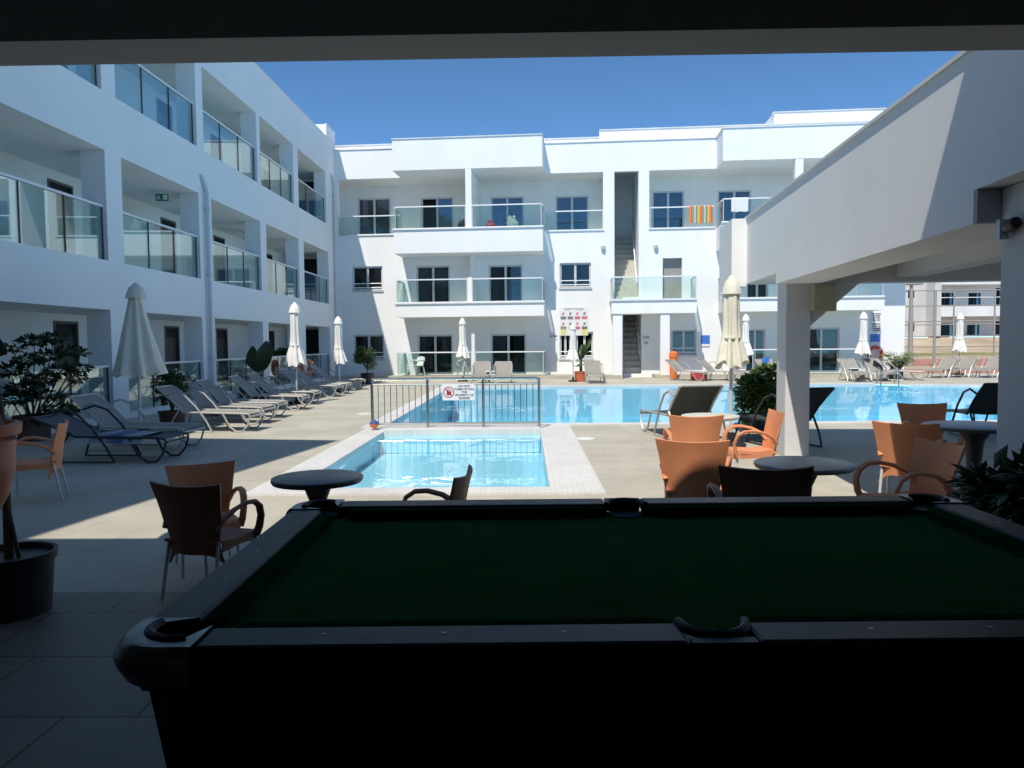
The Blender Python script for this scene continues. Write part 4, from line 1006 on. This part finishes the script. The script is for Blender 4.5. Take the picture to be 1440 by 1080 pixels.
bushy('shrub', 'dark shrub with layered leaf pads at the left edge in front of the wing', base, .28, .42, 'pot_brown', cl, 3400, .11, .06, 'leaf_dark', stems, .4, .015)
base = depth(236,14.6)
cl = [(Vector((rg.uniform(-.36,.36),rg.uniform(-.3,.3),rg.uniform(.5,1.05))),rg.uniform(.14,.24),.8) for _ in range(11)]
bushy('shrub', 'loose round shrub in a brown pot behind the big folded parasol', base, .24, .30, 'pot_brown', cl, 1700, .09, .05, 'leaf_dark', [[(0,0,.25),c[0]*.6+Vector((0,0,.15)),c[0]] for c in cl], .7, .012)
def ball_tree(label, loc, h, r_, potr, poth, potm, lm):
    cl = [(Vector((rnd(rg).x*r_*.75,rnd(rg).y*r_*.75,h-r_+rnd(rg).z*r_*.6)),r_*rg.uniform(.38,.55),.85) for _ in range(12)]
    return bushy('ball_tree', label, loc, potr, poth, potm, cl, 2000, .10, .06, lm, [[(0,0,poth*.8),(.02,0,h-r_*1.3),(0,.02,h-r_*.5)]]+[[(0,0,h-r_*1.4),c[0]] for c in cl], .7, .022)
ball_tree('round-headed small tree in a black pot at the inner corner, in the sun', depth(516,29.8), 1.48, .45, .26, .42, 'pot_black', 'leaf_mid')
ball_tree('dim round-headed small tree in a brown pot beside the left wing gallery', Vector((XL-.35,27.6,.15)), 1.3, .36, .26, .35, 'pot_brown', 'leaf_mid')
# pale flowering bush
base = depth(343,22.6); cl = [(Vector((rg.uniform(-.3,.3),rg.uniform(-.2,.2),rg.uniform(.5,.95))),.2,.8) for _ in range(8)]
bushy('flowering_bush', 'pale leaved bush in front of the gallery glass near the giant leaves', base, .2, .3, 'pot_brown', cl, 600, .07, .05, 'leaf_pale', [[(0,0,.25),c[0]] for c in cl], .7, .01)
def big_leaf(mb, base_, tip, wd, fold=.2, n=10, side=None, tear=0):
    b0, t0 = Vector(base_), Vector(tip); d = (t0-b0); s_ = side or d.cross(Vector((0,1,0))).normalized(); nn = s_.cross(d).normalized()
    P = []
    for i in range(n+1):
        q = i/n; wv = wd*math.sin(PI*min(1,q*.93+.05))**.75; c = b0+d*q+nn*(.12*d.length*math.sin(q*PI))
        P.append([c-s_*wv*.5+nn*wv*fold*.5, c-s_*wv*.25+nn*wv*fold*.15, c, c+s_*wv*.25+nn*wv*fold*.15, c+s_*wv*.5+nn*wv*fold*.5])
    mb.grid(P, .004)
# two giant leaves
t = thing('elephant_ear_plant', 'plant with two giant upright heart shaped leaves beside the left wing', 'potted plant', depth(364,21.6)); pot(t, .24, .32, 'pot_black')
MB().tube([(0,0,.28),(-.05,0,.7),(-.14,0,1.0)],.02,6).tube([(0,0,.28),(.05,0,.7),(.12,0,1.0)],.02,6).build('stem', 'stem', t, True)
f = MB(); big_leaf(f, (-.06,0,.78), (-.22,.05,1.52), .46, .15, side=Vector((.9,-.3,.15)).normalized()); big_leaf(f, (.04,0,.82), (.22,-.05,1.66), .44, .15, side=Vector((.95,.25,-.1)).normalized()); f.build('foliage', 'leaf_dark', t, True)
# banana plant
t = thing('banana_plant', 'upright banana plant in a terracotta pot at the far pool edge', 'potted plant', depth(817,30.3)); pot(t, .26, .40, 'terracotta')
MB().tube([(0,0,.34),(.0,0,.9),(.05,0,1.25)],[.06,.05,.03],8).build('trunk', 'stem', t, True)
f = MB()
for a, l, wd, zz in ((.5,.9,.30,1.0),(1.5,.75,.26,.9),(2.6,.6,.24,.8),(3.7,.55,.24,.85),(5.0,.7,.26,.95),(.1,1.1,.26,1.15)):
    big_leaf(f, (.04,0,zz), (.04+.36*l*math.cos(a),.36*l*math.sin(a),zz+l*.75), wd, .3, side=Vector((-math.sin(a),math.cos(a),.1)).normalized())
for a in (.3,2.2,4.2): big_leaf(f, (.0,0,.75), (.45*math.cos(a),.45*math.sin(a),.62), .16, .3, side=Vector((-math.sin(a),math.cos(a),.1)).normalized())
f.build('foliage', 'leaf_mid', t, True)
# fern
t = thing('fern', 'bright green arching fern in a black pot at the end of the far block', 'potted plant', depth(1256,30.4)); pot(t, .27, .36, 'pot_black')
f = MB()
for i in range(64):
    a = rg.uniform(0,2*PI); l = rg.uniform(.5,.85); up_ = rg.uniform(.25,.75); d0 = Vector((math.cos(a),math.sin(a),0)); pts = []
    for k in range(9):
        q = k/8; pts.append(Vector((0,0,.34))+d0*l*q+Vector((0,0,up_*math.sin(q*2.2))))
    sd_ = Vector((-math.sin(a),math.cos(a),0))
    for k in range(1,9):
        for s_ in (-1,1): leaf(f, pts[k], sd_*s_+d0*.5+Vector((0,0,-.25)), Vector((0,0,1)), .20*(1.1-k/10), .085)
f.build('foliage', 'leaf_lime', t)
# clipped bush beside the column
base = depth(1062,13.2); cl = [(Vector((rg.uniform(-.20,.26),rg.uniform(-.25,.25),rg.uniform(.35,1.0))),rg.uniform(.16,.25),.9) for _ in range(18)]
bushy('bush', 'dense glossy green bush beside the canopy column at the pool edge', base, .25, .30, 'pot_black', cl, 4200, .10, .07, 'leaf_bush', [[(0,0,.25),c[0]] for c in cl], .7, .012)
# dark bush behind the table's far right corner
base = Vector((2.98,4.15,0)); cl = [(Vector((rg.uniform(-.30,.42),rg.uniform(-.3,.3),rg.uniform(.42,.90))),rg.uniform(.12,.20),.8) for _ in range(16)]
cl += [(Vector((-.06,.0,.97)),.09,.9),(Vector((.12,.1,.95)),.11,.8)]
bushy('bush', 'dark broad leaved bush in shade at the far right corner of the pool table', base, .26, .36, 'pot_black', cl, 1900, .14, .08, 'leaf_dark', [[(0,0,.3),c[0]] for c in cl], .7, .014)
# leaning sapling in the black tub
t = thing('sapling', 'leaning sapling in a big black tub at the left, its leaves out of sight above', 'potted plant', vec(-3.02,4.36)); pot(t, .235, .36, 'pot_black')
MB().tube([(.0,0,.32),(.0,.0,.75),(-.0,0,1.1),(-.06,.02,1.5),(-.2,0,2.0),(-.42,0,2.5)],[.026,.022,.018,.016,.014,.010],8).tube([(.06,0,.32),(.0,.0,.65),(-.05,0,.8)],.012,6).build('trunk', 'bark', t, True)
f = MB()
big_leaf(f, (-.40,0,1.72), (.04,.0,1.52), .17, .25, side=Vector((.2,.2,.95)).normalized())
big_leaf(f, (-.34,0,2.05), (.0,0,2.01), .13, .2, side=Vector((0,.97,.25)).normalized())
for i in range(9):
    a = rg.uniform(0,2*PI); big_leaf(f, (-.36,0,2.05+.05*i), (-.42+.45*math.cos(a)*.8-.12,.45*math.sin(a),2.1+.06*i), .15, .2, side=Vector((-math.sin(a),math.cos(a),.1)).normalized())
f.build('foliage', 'leaf_dark', t, True)
# tall urn at the left edge
t = thing('terracotta_urn', 'tall terracotta urn with a dark plant stump, cut by the left edge', 'urn', vec(-2.91,3.70))
MB().lathe([(.17,0),(.18,.03),(.12,.08),(.10,.42),(.14,.56),(.235,.68),(.30,.80),(.332,.92),(.337,.99),(.333,1.0),(.345,1.10),(.365,1.115),(.37,1.165),(.34,1.17),(.32,1.1)],40).build('vase', 'terracotta', t, True, sharp=40)
MB().lathe([(.01,1.08),(.30,1.09),(.25,1.16),(.22,1.26),(.14,1.33),(.03,1.35)],24,(.05,0,0),lambda a, z: 1+.08*math.sin(7*a)).build('stump', 'rust', t, True)

# ================================================================== pool table
pt = thing('pool_table', 'full size pool table with green cloth, black rails and metal corners, in the foreground', 'pool table', (.41,2.41,0), R(1.3))
LX, WY, ZR = 1.33, .775, .90                          # half length, half width, rail top
RW = .125                                             # rail width
pr = .058
def rail_poly(pts, z0, z1, nm, m_, bev=.012, parent=pt): 
    mb = MB(); mb.prism([(x,y,z0) for x,y in pts], (0,0,z1-z0)); return mb.build(nm, m_, parent, bevel=bev)
ix, iy = LX-RW, WY-RW
co, mo = .175, .075                                    # cut lengths at corner and middle pockets
for s_ in (-1,1):
    for k in (-1,1):                                  # long sides, two halves each
        xa, xb = (mo, LX-co) if k > 0 else (-(LX-co), -mo)
        o = rail_poly([(xa,s_*iy),(xb,s_*iy),(xb,s_*WY),(xa,s_*WY)][::s_], ZR-.05, ZR, 'rail', 'laminate')
        sg_ = MB()
        for f_ in (.25,.5,.75): x = xa+(xb-xa)*f_; sg_.lathe([(.007,ZR+.0003),(.007,ZR+.0008)],10,(x,s_*(iy+RW*.45),0))
        sg_.build('diamond_marker', 'tabletop', o)
        ta, tb_ = (.02,.045) if k > 0 else (.045,.02)
        cu = [(xa+(-.02 if k>0 else .045), s_*iy),(xb+(-.045 if k<0 else .045)*0, s_*iy),(xb-(.05 if k>0 else .035), s_*(iy-.05)),(xa+(.035 if k>0 else .05), s_*(iy-.05))]
        mb = MB(); mb.prism([(x,y-s_*.001,ZR-.06) for x,y in cu][::s_], (0,0,.055)); mb.build('cushion', 'cushion', pt, bevel=.01)
    o = rail_poly([(s_*ix,-(WY-co)),(s_*LX,-(WY-co)),(s_*LX,WY-co),(s_*ix,WY-co)][::s_], ZR-.05, ZR, 'rail', 'laminate')
    sg_ = MB()
    for y in (-.28,0,.28): sg_.lathe([(.007,ZR+.0003),(.007,ZR+.0008)],10,(s_*(ix+RW*.45),y,0))
    sg_.build('diamond_marker', 'tabletop', o)
    cu = [(s_*ix,-(WY-co)),(s_*ix,WY-co),(s_*(ix-.05),WY-co-.05),(s_*(ix-.05),-(WY-co-.05))]
    mb = MB(); mb.prism([(x-s_*.001,y,ZR-.06) for x,y in cu][::-s_], (0,0,.055)); mb.build('cushion', 'cushion', pt, bevel=.01)
MB().box(-ix-.04,ix+.04,-iy-.04,iy+.04,ZR-.09,ZR-.045).build('bed_cloth', 'felt', pt)
for sx in (-1,1):
    for sy in (-1,1):                                 # corner castings with the pocket cut out
        pc_ = Vector((sx*(ix-.0), sy*(iy-.0))); pts = []
        outer = [(sx*(LX-co), sy*(WY+.004))]
        for i in range(7): a = i/6*PI/2; outer.append((sx*(LX-.10+.104*math.sin(a)), sy*(WY-.10+.104*math.cos(a))))
        outer.append((sx*(LX+.004), sy*(WY-co)))
        inner = [(sx*(ix-.0), sy*(WY-co))]
        for i in range(9):
            a = -PI*.25+i/8*PI*1.0
            inner.append((pc_.x+sx*.075*math.cos(a)*1.0, pc_.y+sy*.075*math.sin(a)))
        inner = [(sx*ix, sy*(WY-co))]+[(sx*(ix+.012+.078*math.cos(a)), sy*(iy+.012+.078*math.sin(a))) for a in [(-.35+ i/10*(PI/2+.7)) for i in range(11)]]+[(sx*(LX-co), sy*iy)]
        poly = outer+inner
        mb = MB(); pts3 = [Vector((x,y,0)) for x,y in poly]; tri = tessellate_polygon([pts3]); nn = len(poly); zt, zb = ZR+.004, ZR-.085
        def bulge(k, d):                              # pushes the outer edge of the casting out
            x, y = poly[k]
            return (x+sx*d*(1 if 3 <= k < len(outer) else .45*(0 < k)), y+sy*d*(1 if k < len(outer)-3 else .45*(k < len(outer)-1))) if k < len(outer) else (x, y)
        rings = [(zt,0),(zt-.010,.010),(zt-.030,.019),(zt-.055,.016),(zb,.002)]
        vs = [(*bulge(k,d),z) for z, d in rings for k in range(nn)]; last = nn*(len(rings)-1)
        fs = []
        for a,b,c in tri:
            up_ = (pts3[b]-pts3[a]).cross(pts3[c]-pts3[a]).z > 0
            fs += [(a,b,c) if up_ else (a,c,b), (last+a,last+c,last+b) if up_ else (last+a,last+b,last+c)]
        area = sum(poly[i][0]*poly[(i+1)%nn][1]-poly[(i+1)%nn][0]*poly[i][1] for i in range(nn))
        for q in range(len(rings)-1):
            o_ = q*nn
            for i in range(nn): fs.append((o_+i,o_+(i+1)%nn,o_+nn+(i+1)%nn,o_+nn+i)[::(-1 if area > 0 else 1)])
        mb.add(vs, fs); mb.build('corner_casting', 'chrome', pt, True, sharp=40)
        ring_ = [(sx*(ix+.012+.072*math.cos(a)), sy*(iy+.012+.072*math.sin(a)), ZR+.002) for a in [(-.45+i/14*(PI/2+.9)) for i in range(15)]]
        p_ = MB().tube(ring_,.013,8).build('pocket', 'rubber', pt, True)
        MB().lathe([(.066,ZR-.03),(.066,ZR-.2),(.01,ZR-.2)],20,(sx*(ix+.012),sy*(iy+.012),0)).build('pocket_liner', 'rubber', p_)
for s_ in (-1,1):
    ring_ = [(.078*math.cos(a), s_*(iy-.005+.085*math.sin(a)), ZR-.002) for a in [i/14*PI for i in range(15)]]
    p_ = MB().tube(ring_,.012,8).build('pocket', 'rubber', pt, True)
    MB().lathe([(.07,ZR-.04),(.07,ZR-.2),(.01,ZR-.2)],20,(0,s_*(iy+.012),0)).build('pocket_liner', 'rubber', p_)
    MB().box(-mo+.003,mo-.003,s_*(WY-.03) if s_ > 0 else -WY,WY if s_ > 0 else -(WY-.03),ZR-.05,ZR-.001).build('rail_bridge', 'laminate', pt)
mb = MB()
a0, b0 = LX-.0, WY-.0
def ringwall(mb, hx0, hy0, z0, hx1, hy1, z1):
    vs = [(-hx0,-hy0,z0),(hx0,-hy0,z0),(hx0,hy0,z0),(-hx0,hy0,z0),(-hx1,-hy1,z1),(hx1,-hy1,z1),(hx1,hy1,z1),(-hx1,hy1,z1)]
    mb.add(vs, [(i,(i+1)%4,4+(i+1)%4,4+i) for i in range(4)])
ringwall(mb, LX-.035, WY-.035, ZR-.088, LX-.03, WY-.03, ZR-.0505); mb.build('apron', 'cabinet', pt)
mb = MB(); ringwall(mb, LX-.045, WY-.045, ZR-.115, LX-.037, WY-.037, ZR-.0885); mb.build('trim_strip', 'laminate', pt)
mb = MB(); ringwall(mb, LX-.115, WY-.11, .30, LX-.055, WY-.055, ZR-.1155); mb.box(-LX+.12,LX-.12,-WY+.115,WY-.115,.29,.305); mb.build('cabinet', 'cabinet', pt)
for sx in (-1,1):
    for sy in (-1,1): MB().lathe([(.085,0),(.09,.02),(.08,.04),(.095,.29)],20,(sx*(LX-.34),sy*(WY-.32),0)).build('leg', 'cabinet', pt, True)
